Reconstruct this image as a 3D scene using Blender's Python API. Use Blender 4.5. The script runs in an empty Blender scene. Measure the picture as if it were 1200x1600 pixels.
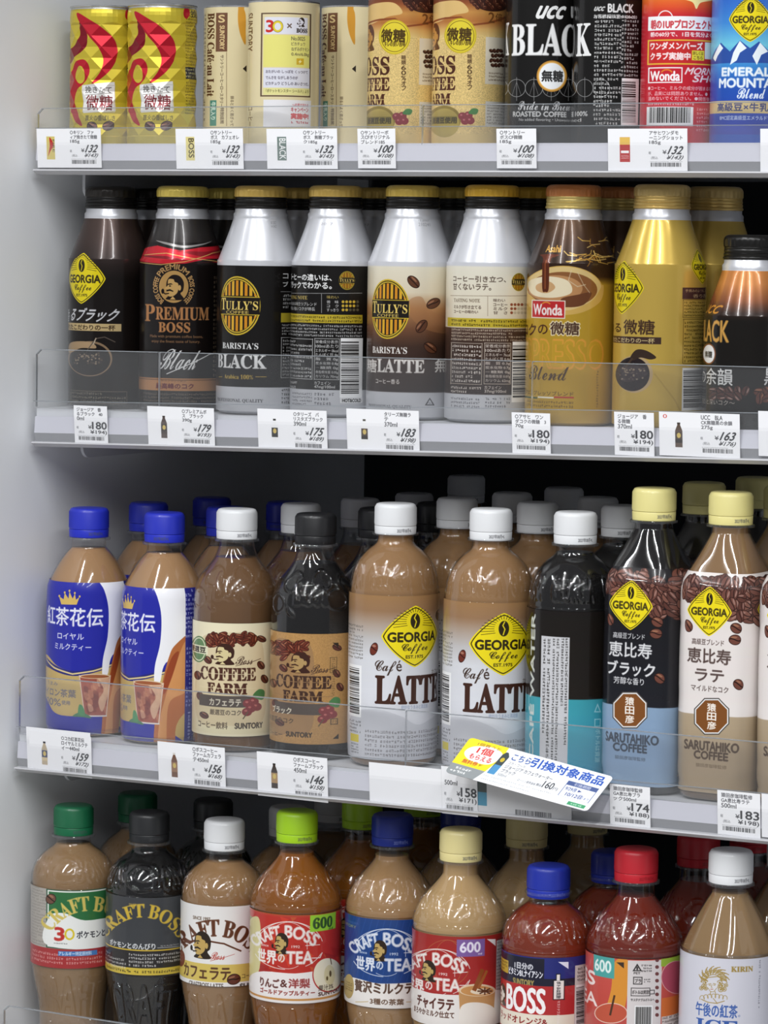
import bpy, bmesh, math, random
import numpy as np
from mathutils import Vector

sc = bpy.context.scene
col = sc.collection
rnd = random.Random(7)
R_ = math.radians

# ------------------------------------------------------------------ camera
FPX, YAW, PITCH, ROLL, DIST, ZC = 5200.0, R_(30), R_(4.7), 0.015, 2.36, 1.25
_F = np.array([-math.sin(YAW) * math.cos(PITCH), math.cos(YAW) * math.cos(PITCH), -math.sin(PITCH)])
_r0 = np.array([math.cos(YAW), math.sin(YAW), 0.0])
_u0 = np.cross(_r0, _F)
_Rt = math.cos(ROLL) * _r0 + math.sin(ROLL) * _u0
_Up = -math.sin(ROLL) * _r0 + math.cos(ROLL) * _u0
CAM = np.array([0, 0, ZC]) - DIST * _F
cd = bpy.data.cameras.new('camera')
cam = bpy.data.objects.new('camera', cd)
col.objects.link(cam)
from mathutils import Matrix
m4 = Matrix.Identity(4)
for i in range(3):
    m4[i][0], m4[i][1], m4[i][2], m4[i][3] = _Rt[i], _Up[i], -_F[i], CAM[i]
cam.matrix_world = m4
cd.sensor_fit = 'VERTICAL'
cd.sensor_height = 24.0
cd.lens = FPX / 1600.0 * 24.0
cd.clip_end = 50
sc.camera = cam

# ------------------------------------------------------------------ light
sc.view_settings.view_transform = 'Standard'
sc.view_settings.look = 'None'
sc.view_settings.gamma = 1
sc.view_settings.use_curve_mapping = False
sc.view_settings.exposure = -0.2
wd = bpy.data.worlds.new('world')
sc.world = wd
wd.use_nodes = True
wd.node_tree.nodes['Background'].inputs[0].default_value = (0.90, 0.93, 1.0, 1)
wd.node_tree.nodes['Background'].inputs[1].default_value = 0.24


def tube_light(x, y, z, lx, ly, power, rz=0.0):
    l = bpy.data.lights.new('ceiling_tube_light', 'AREA')
    l.shape = 'RECTANGLE'
    l.size, l.size_y, l.energy = lx, ly, power
    l.color = (0.975, 0.99, 1.0)
    o = bpy.data.objects.new('ceiling_tube_light', l)
    o.location = (x, y, z)
    o.rotation_euler = (0, 0, rz)
    col.objects.link(o)
    return o


for x, y, p in ((-0.15, -2.0, 44), (0.75, -2.0, 44), (1.75, -2.2, 44), (-1.3, -2.2, 34)):
    tube_light(x, y, 2.70, 0.075, 2.5, p, 0.0)

# ------------------------------------------------------------------ geometry helpers


def ray(x, y):
    v = _F * FPX + _Rt * (x - 600.0) - _Up * (y - 800.0)
    return v / np.linalg.norm(v)


def on_y(x, y, Y):
    r = ray(x, y)
    return CAM + r * ((Y - CAM[1]) / r[1])


def rgb(h):
    if not isinstance(h, str):
        return tuple(h)
    h = h.lstrip('#')
    if len(h) == 3: h = ''.join(c * 2 for c in h)
    return tuple(int(h[i:i + 2], 16) / 255.0 for i in (0, 2, 4))


def lin(h):
    return tuple((c / 12.92 if c <= 0.04045 else ((c + 0.055) / 1.055) ** 2.4) for c in rgb(h)) + (1.0,)


def link(o, parent=None):
    col.objects.link(o)
    if parent is not None:
        o.parent = parent
    return o


def tag(o, label=None, cat=None, group=None, kind=None):
    if label: o['label'] = label
    if cat: o['category'] = cat
    if group: o['group'] = group
    if kind: o['kind'] = kind
    return o


def empty(name, loc=(0, 0, 0), rz=0.0):
    o = bpy.data.objects.new(name, None)
    o.empty_display_size = 0.02
    o.location = loc
    o.rotation_euler = (0, 0, rz)
    return link(o)


def dup(root, loc, rz):
    r = root.copy()
    col.objects.link(r)
    r.location, r.rotation_euler = loc, (0, 0, rz)
    for ch in list(root.children):
        c = ch.copy()
        col.objects.link(c)
        c.parent = r
        for g in list(ch.children):
            d = g.copy()
            col.objects.link(d)
            d.parent = c
    return r


def mesh_obj(name, verts, faces, mat, parent=None, smooth=None, uv=None):
    me = bpy.data.meshes.new(name)
    me.from_pydata(verts, [], faces)
    me.materials.append(mat)
    if uv is not None:
        lay = me.uv_layers.new(name='UVMap')
        lay.data.foreach_set('uv', np.asarray(uv, dtype=np.float32).ravel())
    if smooth is not None:
        me.polygons.foreach_set('use_smooth', [True] * len(me.polygons))
        if smooth < 179:
            me.set_sharp_from_angle(angle=R_(smooth))
    me.update()
    return link(bpy.data.objects.new(name, me), parent)


def box(name, lo, hi, mat, parent=None, bev=0.0, kind=None):
    bm = bmesh.new()
    bmesh.ops.create_cube(bm, size=1)
    for v in bm.verts:
        v.co = Vector([lo[i] + (v.co[i] + 0.5) * (hi[i] - lo[i]) for i in range(3)])
    if bev:
        bmesh.ops.bevel(bm, geom=list(bm.edges), offset=bev, segments=2, affect='EDGES', profile=0.7)
    me = bpy.data.meshes.new(name)
    bm.to_mesh(me)
    bm.free()
    me.materials.append(mat)
    o = link(bpy.data.objects.new(name, me), parent)
    if kind: o['kind'] = kind
    return o


def extrude_x(name, prof, x0, x1, mat, parent=None, tilt=0.0):
    """closed profile of (y, z) swept along X"""
    n = len(prof)
    v = [(x0, y, z + tilt * x0) for y, z in prof] + [(x1, y, z + tilt * x1) for y, z in prof]
    f = [(i, (i + 1) % n, n + (i + 1) % n, n + i) for i in range(n)]
    f += [tuple(range(n))[::-1], tuple(range(n, 2 * n))]
    o = mesh_obj(name, v, f, mat, parent)
    bm = bmesh.new(); bm.from_mesh(o.data)
    bmesh.ops.recalc_face_normals(bm, faces=bm.faces)
    bm.to_mesh(o.data); bm.free()
    return o


def spline(pts, n=4):
    """Catmull-Rom through (r, z) points"""
    p = [np.array(q, float) for q in pts]
    out = [tuple(p[0])]
    for i in range(len(p) - 1):
        a, b, c, d = p[max(i - 1, 0)], p[i], p[i + 1], p[min(i + 2, len(p) - 1)]
        for k in range(1, n + 1):
            t = k / n
            q = 0.5 * ((2 * b) + (c - a) * t + (2 * a - 5 * b + 4 * c - d) * t * t + (3 * b - a - 3 * c + d) * t ** 3)
            out.append((max(float(q[0]), 0.0), float(q[1])))
    return out


ARC = 112.0  # half width in degrees of printed artwork; beyond it the edge colour runs on


def lathe(name, prof, mat, parent=None, seg=48, smooth=35, zr=None, rad=None, cap0=True, cap1=True):
    """prof: list of (r_mm, z_mm); rad(phi, r, z) can reshape; phi=0 is local -Y"""
    n = len(prof)
    z0, z1 = zr if zr else (prof[0][1], prof[-1][1])
    V, F, UV = [], [], []
    ph = [-math.pi + 2 * math.pi * i / seg for i in range(seg)]
    for r, z in prof:
        for p in ph:
            q = rad(p, r, z) if rad else r
            V.append((q * math.sin(p) / 1000, -q * math.cos(p) / 1000, z / 1000))
    A = R_(ARC)
    uu = lambda p: (p + A) / (2 * A)
    vv = lambda z: (z - z0) / max(z1 - z0, 1e-6)
    for j in range(n - 1):
        for i in range(seg):
            i2 = (i + 1) % seg
            F.append((j * seg + i, j * seg + i2, (j + 1) * seg + i2, (j + 1) * seg + i))
            a, b = ph[i], ph[i] + 2 * math.pi / seg
            UV += [(uu(a), vv(prof[j][1])), (uu(b), vv(prof[j][1])), (uu(b), vv(prof[j + 1][1])), (uu(a), vv(prof[j + 1][1]))]
    for on, j, rev in ((cap0, 0, True), (cap1, n - 1, False)):
        if on and prof[j][0] > 0.01:
            f = list(range(j * seg, (j + 1) * seg))
            pp = [(uu(ph[k % seg]), vv(prof[j][1])) for k in range(seg)]
            F.append(tuple(f[::-1] if rev else f)); UV += pp[::-1] if rev else pp
    return mesh_obj(name, V, F, mat, parent, smooth, UV)


# ------------------------------------------------------------------ materials
MATS = {}


def pm(name, color, rough=0.4, metal=0.0, coat=0.0, spec=0.5, noise=0.0, nscale=40.0, trans=0.0, ior=1.45, bump=0.0, sss=0.0):
    if name in MATS: return MATS[name]
    m = bpy.data.materials.new(name)
    m.use_nodes = True
    nt = m.node_tree
    b = nt.nodes['Principled BSDF']
    b.inputs['Base Color'].default_value = lin(color)
    b.inputs['Roughness'].default_value = rough
    b.inputs['Metallic'].default_value = metal
    b.inputs['Coat Weight'].default_value = coat
    b.inputs['Coat Roughness'].default_value = 0.06
    b.inputs['Specular IOR Level'].default_value = spec
    b.inputs['Transmission Weight'].default_value = trans
    b.inputs['IOR'].default_value = ior
    if sss:
        b.inputs['Subsurface Weight'].default_value = sss
        b.inputs['Subsurface Scale'].default_value = 0.01
    if noise or bump:
        tc = nt.nodes.new('ShaderNodeTexCoord')
        ns = nt.nodes.new('ShaderNodeTexNoise')
        ns.inputs['Scale'].default_value = nscale
        ns.inputs['Detail'].default_value = 4
        nt.links.new(tc.outputs['Object'], ns.inputs['Vector'])
        if noise:
            mx = nt.nodes.new('ShaderNodeMixRGB')
            mx.blend_type = 'MULTIPLY'
            mx.inputs[0].default_value = noise
            mx.inputs[1].default_value = lin(color)
            nt.links.new(ns.outputs['Fac'], mx.inputs[2])
            nt.links.new(mx.outputs[0], b.inputs['Base Color'])
        if bump:
            bp = nt.nodes.new('ShaderNodeBump')
            bp.inputs['Strength'].default_value = bump
            bp.inputs['Distance'].default_value = 0.0004
            nt.links.new(ns.outputs['Fac'], bp.inputs['Height'])
            nt.links.new(bp.outputs[0], b.inputs['Normal'])
    MATS[name] = m
    return m


def clear_plastic(name, tint=(1, 1, 1), haze=0.03, rough=0.04, ior=1.5, art=None, bump=0.85, hazecol=(0.9, 0.92, 0.95)):
    """thin clear sheet: see-through, Fresnel gloss, a little milky haze"""
    if name in MATS: return MATS[name]
    m = bpy.data.materials.new(name)
    m.use_nodes = True
    nt = m.node_tree
    nt.nodes.clear()
    out = nt.nodes.new('ShaderNodeOutputMaterial')
    tr = nt.nodes.new('ShaderNodeBsdfTransparent'); tr.inputs[0].default_value = tuple(tint) + (1,)
    df = nt.nodes.new('ShaderNodeBsdfDiffuse'); df.inputs[0].default_value = tuple(hazecol) + (1,)
    gl = nt.nodes.new('ShaderNodeBsdfGlossy'); gl.inputs['Roughness'].default_value = rough
    fr = nt.nodes.new('ShaderNodeFresnel'); fr.inputs[0].default_value = ior
    ge = nt.nodes.new('ShaderNodeNewGeometry')
    mr = nt.nodes.new('ShaderNodeMapRange')      # leaving the sheet counts like entering it: a film, not a block
    mr.inputs['To Min'].default_value = ior; mr.inputs['To Max'].default_value = 1 / ior
    nt.links.new(ge.outputs['Backfacing'], mr.inputs['Value']); nt.links.new(mr.outputs[0], fr.inputs[0])
    m1 = nt.nodes.new('ShaderNodeMixShader'); m1.inputs[0].default_value = haze
    m2 = nt.nodes.new('ShaderNodeMixShader')
    L = nt.links.new
    L(tr.outputs[0], m1.inputs[1]); L(df.outputs[0], m1.inputs[2])
    L(fr.outputs[0], m2.inputs[0]); L(m1.outputs[0], m2.inputs[1]); L(gl.outputs[0], m2.inputs[2])
    L(m2.outputs[0], out.inputs[0])
    if art is not None:
        im = nt.nodes.new('ShaderNodeTexImage'); im.image = art; im.extension = 'EXTEND'
        bp = nt.nodes.new('ShaderNodeBump'); bp.inputs['Strength'].default_value = bump; bp.inputs['Distance'].default_value = 0.0022
        L(im.outputs[0], bp.inputs['Height'])
        L(bp.outputs[0], gl.inputs['Normal'])
    MATS[name] = m
    return m


def printed(name, img, rough=0.35, metal=0.0, coat=0.3, spec=0.25):
    m = bpy.data.materials.new(name)
    m.use_nodes = True
    nt = m.node_tree
    b = nt.nodes['Principled BSDF']
    im = nt.nodes.new('ShaderNodeTexImage')
    im.image = img
    im.extension = 'EXTEND'
    nt.links.new(im.outputs[0], b.inputs['Base Color'])
    b.inputs['Roughness'].default_value = rough
    b.inputs['Metallic'].default_value = metal
    b.inputs['Coat Weight'].default_value = coat
    b.inputs['Coat Roughness'].default_value = 0.08
    b.inputs['Specular IOR Level'].default_value = spec
    return m


# ------------------------------------------------------------------ print artwork drawn by the script
_TRI = {}


def serif(s):
    o = ''
    for c in s:
        if 'A' <= c <= 'Z': o += chr(0x1D400 + ord(c) - 65)
        elif 'a' <= c <= 'z': o += chr(0x1D41A + ord(c) - 97)
        elif '0' <= c <= '9': o += chr(0x1D7CE + ord(c) - 48)
        else: o += c
    return o


def script(s):
    o = ''
    for c in s:
        if 'A' <= c <= 'Z': o += chr(0x1D4D0 + ord(c) - 65)
        elif 'a' <= c <= 'z': o += chr(0x1D4EA + ord(c) - 97)
        else: o += c
    return o


def text_tris(s):
    """triangles of a line of lettering, scaled to a unit box (x right, y up)"""
    if s in _TRI: return _TRI[s]
    cu = bpy.data.curves.new('t', 'FONT')
    cu.body = s
    cu.resolution_u = 3
    ob = bpy.data.objects.new('t', cu)
    me = ob.to_mesh()
    me.calc_loop_triangles()
    v = np.array([q.co[:2] for q in me.vertices], dtype=np.float64).reshape(-1, 2)
    t = np.array([q.vertices[:] for q in me.loop_triangles], dtype=int).reshape(-1, 3)
    ob.to_mesh_clear()
    bpy.data.objects.remove(ob)
    bpy.data.curves.remove(cu)
    if len(v) == 0:
        v = np.zeros((3, 2)); t = np.array([[0, 1, 2]])
    lo, hi = v.min(0), v.max(0)
    v = (v - lo) / np.maximum(hi - lo, 1e-6)
    T = v[t]
    _TRI[s] = (T, float((hi - lo)[0] / max((hi - lo)[1], 1e-6)))
    return _TRI[s]


class Art:
    """a small raster drawing; subclasses say where a coordinate lands on it"""

    def __init__(s, w, h, bg):
        s.w, s.h = int(w), int(h)
        s.a = np.empty((s.h, s.w, 3), dtype=np.float32)
        s.a[:] = rgb(bg)
        s.frame = None
        s.vx = s.vy = 0.0
        s.vs = 1.0

    # --- coordinates
    def view(s, x, y, k):
        s.vx, s.vy, s.vs = x, y, k
        return s

    def raw(s, x, y):
        return x, y

    def M(s, x, y):
        x = np.asarray(x, float); y = np.asarray(y, float)
        if s.frame is not None:
            uc, vc, du, dv = s.frame
            return uc + x * du, vc + y * dv
        return s.raw(s.vx + x / s.vs, s.vy + y / s.vs)

    def push(s, cx, cy, hw, hh):
        u0, _ = s.M(cx - hw, cy); u1, _ = s.M(cx + hw, cy)
        uc, vc = s.M(cx, cy)
        _, v0 = s.M(cx, cy - hh); _, v1 = s.M(cx, cy + hh)
        s.frame = (float(u0 + u1) / 2, float(vc), float(u1 - u0) / 2, float(v1 - v0) / 2)

    def pop(s):
        s.frame = None

    def bx(s, x0, y0, x1, y1):
        xc, yc = (x0 + x1) / 2, (y0 + y1) / 2
        u0, _ = s.M(x0, yc); u1, _ = s.M(x1, yc)
        _, v0 = s.M(xc, y0); _, v1 = s.M(xc, y1)
        return float(u0), float(v0), float(u1), float(v1)

    # --- raster
    def fill(s, E, c, alpha=1.0, bold=0.0):
        """E: (n,4) directed edges in pixels"""
        E = E[np.abs(E[:, 1] - E[:, 3]) > 1e-9]
        if len(E) == 0: return
        p = int(math.ceil(bold)) + 1
        x0 = max(int(math.floor(min(E[:, 0].min(), E[:, 2].min()))) - p, 0); x1 = min(int(math.ceil(max(E[:, 0].max(), E[:, 2].max()))) + p, s.w)
        y0 = max(int(math.floor(min(E[:, 1].min(), E[:, 3].min()))) - p, 0); y1 = min(int(math.ceil(max(E[:, 1].max(), E[:, 3].max()))) + p, s.h)
        if x1 <= x0 or y1 <= y0: return
        SS = 4
        W, H = x1 - x0, (y1 - y0) * SS
        X1, Y1, X2, Y2 = E[:, 0] - x0, (E[:, 1] - y0) * SS, E[:, 2] - x0, (E[:, 3] - y0) * SS
        d = np.where(Y2 > Y1, 1.0, -1.0)
        lo, hi = np.minimum(Y1, Y2), np.maximum(Y1, Y2)
        acc = np.zeros(H * (W + 2))
        for k in range(0, len(E), 1500):
            q = slice(k, k + 1500)
            a = np.clip(np.ceil(lo[q] - 0.5), 0, H).astype(int); b = np.clip(np.ceil(hi[q] - 0.5), 0, H).astype(int)
            n = np.maximum(b - a, 0)
            if n.sum() == 0: continue
            idx = np.repeat(np.arange(len(n)), n)
            off = np.arange(n.sum()) - np.repeat(np.cumsum(n) - n, n)
            row = a[idx] + off
            yy = row + 0.5
            x = X1[q][idx] + (yy - Y1[q][idx]) * ((X2[q] - X1[q]) / (Y2[q] - Y1[q]))[idx]
            x = np.clip(x, 0, W)
            xi = np.floor(x).astype(int); f = x - xi
            base = row * (W + 2) + xi
            dd = d[q][idx]
            acc += np.bincount(base, dd * (1 - f), len(acc)) + np.bincount(base + 1, dd * f, len(acc))
        cov = np.clip(np.abs(np.cumsum(acc.reshape(H, W + 2), axis=1)[:, :W]), 0, 1).reshape(-1, SS, W).mean(1)
        if bold > 0:
            n = int(math.ceil(bold)); base = cov.copy(); fr = bold / n
            P = np.pad(base, n)
            for dx in range(-n, n + 1):
                for dy in range(-n, n + 1):
                    if dx * dx + dy * dy <= n * n + 0.3 and (dx or dy):
                        cov = np.maximum(cov, fr * P[n + dy:n + dy + cov.shape[0], n + dx:n + dx + cov.shape[1]])
        cov = (cov * alpha)[..., None].astype(np.float32)
        t = s.a[y0:y1, x0:x1]
        t += cov * (np.array(rgb(c), np.float32) - t)

    def tris(s, U, V, c, alpha, bold):
        # orient all triangles alike so that shared edges cancel
        ar = (U[:, 1] - U[:, 0]) * (V[:, 2] - V[:, 0]) - (U[:, 2] - U[:, 0]) * (V[:, 1] - V[:, 0])
        f = ar < 0
        U = U.copy(); V = V.copy()
        U[f] = U[f][:, ::-1]; V[f] = V[f][:, ::-1]
        E = np.concatenate([np.stack([U[:, i], V[:, i], U[:, (i + 1) % 3], V[:, (i + 1) % 3]], 1) for i in range(3)])
        s.fill(E, c, alpha, bold)

    # --- drawing
    def poly(s, pts, c, alpha=1.0):
        p = np.array(pts, float)
        u, v = s.M(p[:, 0], p[:, 1])
        s.fill(np.stack([u, v, np.roll(u, -1), np.roll(v, -1)], 1), c, alpha)

    def curve(s, pts, c, alpha=1.0, n=6):
        """closed smooth outline through pts"""
        p = np.array(pts, float); k = len(p); o = []
        for i in range(k):
            a, b, cc, d = p[i - 1], p[i], p[(i + 1) % k], p[(i + 2) % k]
            for t in np.arange(n) / n:
                o.append(0.5 * (2 * b + (cc - a) * t + (2 * a - 5 * b + 4 * cc - d) * t * t + (3 * b - a - 3 * cc + d) * t ** 3))
        s.poly(o, c, alpha)

    def line(s, pts, w, c, alpha=1.0):
        """stroke; w in the view's own units"""
        p = np.array(pts, float)
        for a, b in zip(p[:-1], p[1:]):
            d = b - a; L = math.hypot(*d)
            if L < 1e-9: continue
            n = np.array([-d[1], d[0]]) / L * w / 2; e = d / L * w * 0.25
            s.poly([a + n - e, b + n + e, b - n + e, a - n - e], c, alpha)

    def rect(s, x0, y0, x1, y1, c, alpha=1.0):
        u0, v0, u1, v1 = s.bx(x0, y0, x1, y1)
        s.fill(np.array([[u0, v0, u1, v0], [u1, v0, u1, v1], [u1, v1, u0, v1], [u0, v1, u0, v0]]), c, alpha)

    def frame_rect(s, x0, y0, x1, y1, w, c):
        s.rect(x0, y0, x1, y0 + w, c); s.rect(x0, y1 - w, x1, y1, c)
        s.rect(x0, y0, x0 + w, y1, c); s.rect(x1 - w, y0, x1, y1, c)

    def ell(s, cx, cy, rx, ry, c, alpha=1.0, ang=0.0, p=2.0, n=40):
        t = np.arange(n) / n * 2 * np.pi
        ct, st = np.cos(t), np.sin(t)
        x = np.sign(ct) * np.abs(ct) ** (2 / p) * rx; y = np.sign(st) * np.abs(st) ** (2 / p) * ry
        ca, sa = math.cos(ang), math.sin(ang)
        s.poly(np.stack([cx + x * ca - y * sa, cy + x * sa + y * ca], 1), c, alpha)

    def ring(s, cx, cy, rx, ry, w, c, a0=0, a1=360, n=40, alpha=1.0):
        t = np.radians(np.linspace(a0, a1, n))
        o = np.stack([cx + rx * np.cos(t), cy + ry * np.sin(t)], 1)
        i = np.stack([cx + (rx - w) * np.cos(t), cy + (ry - w) * np.sin(t)], 1)
        for k in range(n - 1):
            s.poly([o[k], o[k + 1], i[k + 1], i[k]], c, alpha)

    def text(s, t, x0, y0, x1, y1, c, bold=0.0, rot=0, shear=0.0, alpha=1.0):
        T, _ = text_tris(t)
        X, Y = T[..., 0], 1 - T[..., 1]
        if shear: X = (X + shear * (1 - Y)) / (1 + abs(shear))
        if rot == 90: X, Y = 1 - Y, X          # reads downwards
        elif rot == -90: X, Y = Y, 1 - X       # reads upwards
        u0, v0, u1, v1 = s.bx(x0, y0, x1, y1)
        s.tris(u0 + X * (u1 - u0), v0 + Y * (v1 - v0), c, alpha, bold)

    def vtext(s, t, x0, y0, x1, y1, c, bold=0.0):
        h = (y1 - y0) / len(t)
        for i, ch in enumerate(t):
            if ch == 'ー':
                s.rect((x0 * 1.1 + x1 * 0.9) / 2, y0 + h * (i + .15), (x0 * .9 + x1 * 1.1) / 2, y0 + h * (i + .8), c)
            else:
                s.text(ch, x0, y0 + h * (i + .06), x1, y0 + h * (i + .92), c, bold)

    def arc(s, t, cx, cy, r, h, a0, a1, c, bold=0.0, ky=1.0, outward=True):
        """lettering on an arc (degrees clockwise from the top)"""
        T, _ = text_tris(t)
        th = np.radians(a0 + (a1 - a0) * T[..., 0])
        rr = r + (T[..., 1] if outward else 1 - T[..., 1]) * h
        sh = T.shape[:2]
        u, v = s.M((cx + rr * np.sin(th)).ravel(), (cy - ky * rr * np.cos(th)).ravel())
        s.tris(u.reshape(sh), v.reshape(sh), c, 1.0, bold)

    def bandv(s, x, y0, y1, c, alpha=1.0):
        _, v0 = s.M(x, y0); _, v1 = s.M(x, y1)
        a, b = int(round(float(v0))), int(round(float(v1)))
        a, b = max(a, 0), min(b, s.h)
        if b > a: s.a[a:b] += alpha * (np.array(rgb(c), np.float32) - s.a[a:b])

    def grad(s, x, stops):
        """full-width vertical gradient: [(y, colour), ...]"""
        vs = [float(s.M(x, y)[1]) for y, _ in stops]
        cs = np.array([rgb(c) for _, c in stops])
        r = np.arange(s.h) + 0.5
        g = np.stack([np.interp(r, vs, cs[:, k]) for k in range(3)], 1)
        a, b = int(max(vs[0], 0)), int(min(vs[-1], s.h))
        s.a[a:b] = g[a:b, None, :]

    def fine(s, x0, y0, x1, y1, rows, c, alpha=0.9, fillr=0.95, rot=False):
        """lines of print too small to read in the photograph: short strokes"""
        u0, v0, u1, v1 = s.bx(x0, y0, x1, y1)
        a, b = (u1 - u0, v1 - v0) if not rot else (v1 - v0, u1 - u0)
        ph = abs(b) / rows; hh = ph * 0.66
        E = []
        for r in range(rows):
            base = r * ph + ph * 0.17
            n = max(int(abs(a) / max(hh * 0.95, 1.2)), 1)
            last = int(n * (1.0 if rnd.random() < 0.7 else rnd.uniform(0.5, 1.0)))
            for i in range(last):
                if rnd.random() > fillr: continue
                q0 = abs(a) * i / n
                w = abs(a) / n
                for _ in range(4):
                    if rnd.random() < 0.55:
                        yy = base + rnd.random() * hh * 0.85
                        B = (q0 + w * 0.08, yy, q0 + w * rnd.uniform(0.6, 0.92), yy + hh * 0.15)
                    else:
                        xx = q0 + w * rnd.uniform(0.1, 0.75)
                        B = (xx, base + hh * rnd.uniform(0, 0.3), xx + w * 0.16, base + hh)
                    if rot: p, q, r2, t2 = u1 - B[1], v0 + B[0], u1 - B[3], v0 + B[2]
                    else: p, q, r2, t2 = u0 + B[0], v0 + B[1], u0 + B[2], v0 + B[3]
                    if r2 < p: p, r2 = r2, p
                    E += [(p, q, r2, q), (r2, q, r2, t2), (r2, t2, p, t2), (p, t2, p, q)]
        if E: s.fill(np.array(E, float), c, alpha)

    def barcode(s, x0, y0, x1, y1, bg='#e9e9ea', fg='#22201f', vert=False, digits=True):
        if bg: s.rect(x0, y0, x1, y1, bg)
        x, end = (x0, x1) if not vert else (y0, y1)
        L = end - x; x += L * 0.06; end -= L * 0.06
        while x < end:
            w = rnd.choice((1, 1, 2, 3)) * L / 95
            if not vert: s.rect(x, y0 + (y1 - y0) * .04, min(x + w, end), y1 - (y1 - y0) * (.16 if digits else .04), fg)
            else: s.rect(x0 + (x1 - x0) * .04, x, x1 - (x1 - x0) * (.16 if digits else .04), min(x + w, end), fg)
            x += w + rnd.choice((1, 1, 2)) * L / 95

    def speckle(s, x0, y0, x1, y1, amt, seed=1, cell=2):
        u0, v0, u1, v1 = [int(q) for q in s.bx(x0, y0, x1, y1)]
        u0, v0, u1, v1 = max(u0, 0), max(v0, 0), min(u1, s.w), min(v1, s.h)
        if u1 <= u0 or v1 <= v0: return
        g = np.random.RandomState(seed)
        n = g.rand((v1 - v0) // cell + 1, (u1 - u0) // cell + 1)
        n = np.repeat(np.repeat(n, cell, 0), cell, 1)[:v1 - v0, :u1 - u0]
        s.a[v0:v1, u0:u1] *= (1 + amt * (n[..., None] - 0.5)).astype(np.float32)

    def blur(s, n=1):
        for _ in range(n):
            p = np.pad(s.a, ((1, 1), (1, 1), (0, 0)), mode='edge')
            s.a = (p[:-2, 1:-1] + p[2:, 1:-1] + p[1:-1, :-2] + p[1:-1, 2:] + 2 * p[1:-1, 1:-1]) / 6

    def image(s, name, data=False):
        im = bpy.data.images.new(name, s.w, s.h, alpha=False, float_buffer=False)
        if data: im.colorspace_settings.name = 'Non-Color'
        px = np.ones((s.h, s.w, 4), np.float32)
        px[..., :3] = np.clip(s.a[::-1], 0, 1)
        im.pixels.foreach_set(px.ravel())
        im.update()
        return im

    # --- recurring emblems, drawn in a frame of [-1, 1]
    def bean(s, cx, cy, rx, ry, ang=0.5, c='#5a3220', dark='#24120c', hi='#a8785a'):
        s.ell(cx, cy, rx, ry, dark, 1, ang)
        s.ell(cx, cy, rx * .9, ry * .88, c, 1, ang)
        ca, sa = math.cos(ang), math.sin(ang)
        s.ell(cx - rx * .2 * ca + ry * .45 * sa, cy - rx * .2 * sa - ry * .45 * ca, rx * .5, ry * .18, hi, .7, ang)
        t = np.linspace(-.85, .85, 7)
        s.line([(cx + rx * k * ca - ry * .18 * math.sin(k * 3) * -sa, cy + rx * k * sa + ry * .18 * math.sin(k * 3) * ca) for k in t], min(rx, ry) * .2, dark)

    def diamond(s, cx, cy, hw, hh):
        s.push(cx, cy, hw, hh)
        D, Yl = '#2b2410', '#e6d21c'
        s.ell(0, 0, 1, 1, Yl, p=1.28, n=72)
        s.ell(0, 0, .95, .95, D, p=1.28, n=72)
        s.ell(0, 0, .915, .915, Yl, p=1.28, n=72)
        for k in range(-9, 10):
            a = R_(k * 13)
            s.line([(.28 * math.sin(a), -.5 - .3 * math.cos(a)), ((.46 + .06 * abs(k) / 2) * math.sin(a), -.5 - .44 * math.cos(a))], .016, D)
        s.rect(-.8, -.16, .8, .2, Yl)
        s.ell(0, -.5, .155, .25, D, p=2)
        s.line([(.02, -.72), (-.035, -.6), (.03, -.48), (-.02, -.3)], .035, Yl)
        s.text('GEORGIA', -.81, -.13, .81, .17, D, bold=max(.6, abs(s.frame[2]) * .014))
        s.text(script('Coffee'), -.4, .24, .45, .56, D, bold=.4)
        s.text('EST.1975', -.28, .61, .28, .71, D, bold=.5)
        s.pop()

    def man(s, cx, cy, hw, hh, skin='#c9b06a', dark='#2a2018'):
        """emblem: head of a man with moustache and pipe, looking left"""
        s.push(cx, cy, hw, hh)
        s.curve([(-.62, .98), (-.4, .62), (-.62, .1), (-.55, -.55), (-.1, -.95), (.5, -.88), (.86, -.4), (.82, .25), (.6, .5), (.85, .98)], dark)
        s.curve([(-.42, -.62), (-.5, -.3), (-.52, -.1), (-.78, .12), (-.55, .22), (-.58, .42), (-.42, .72), (-.05, .72), (.32, .45), (.42, .05), (.38, -.3), (.1, -.42), (.0, -.62)], skin)
        s.ell(.52, .05, .13, .22, skin)
        s.poly([(-.62, .24), (-.3, .16), (.0, .3), (-.02, .38), (-.3, .3), (-.6, .36)], dark)
        s.poly([(-.5, -.25), (-.2, -.3), (-.05, -.2), (-.2, -.2), (-.48, -.16)], dark)
        s.ell(-.3, -.08, .1, .05, dark)
        s.line([(-.4, .5), (-.72, .55), (-.92, .42)], .09, dark)
        s.ell(-.95, .34, .14, .2, dark)
        s.poly([(-.3, .98), (-.05, .72), (.2, .98)], skin)
        s.pop()

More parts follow.
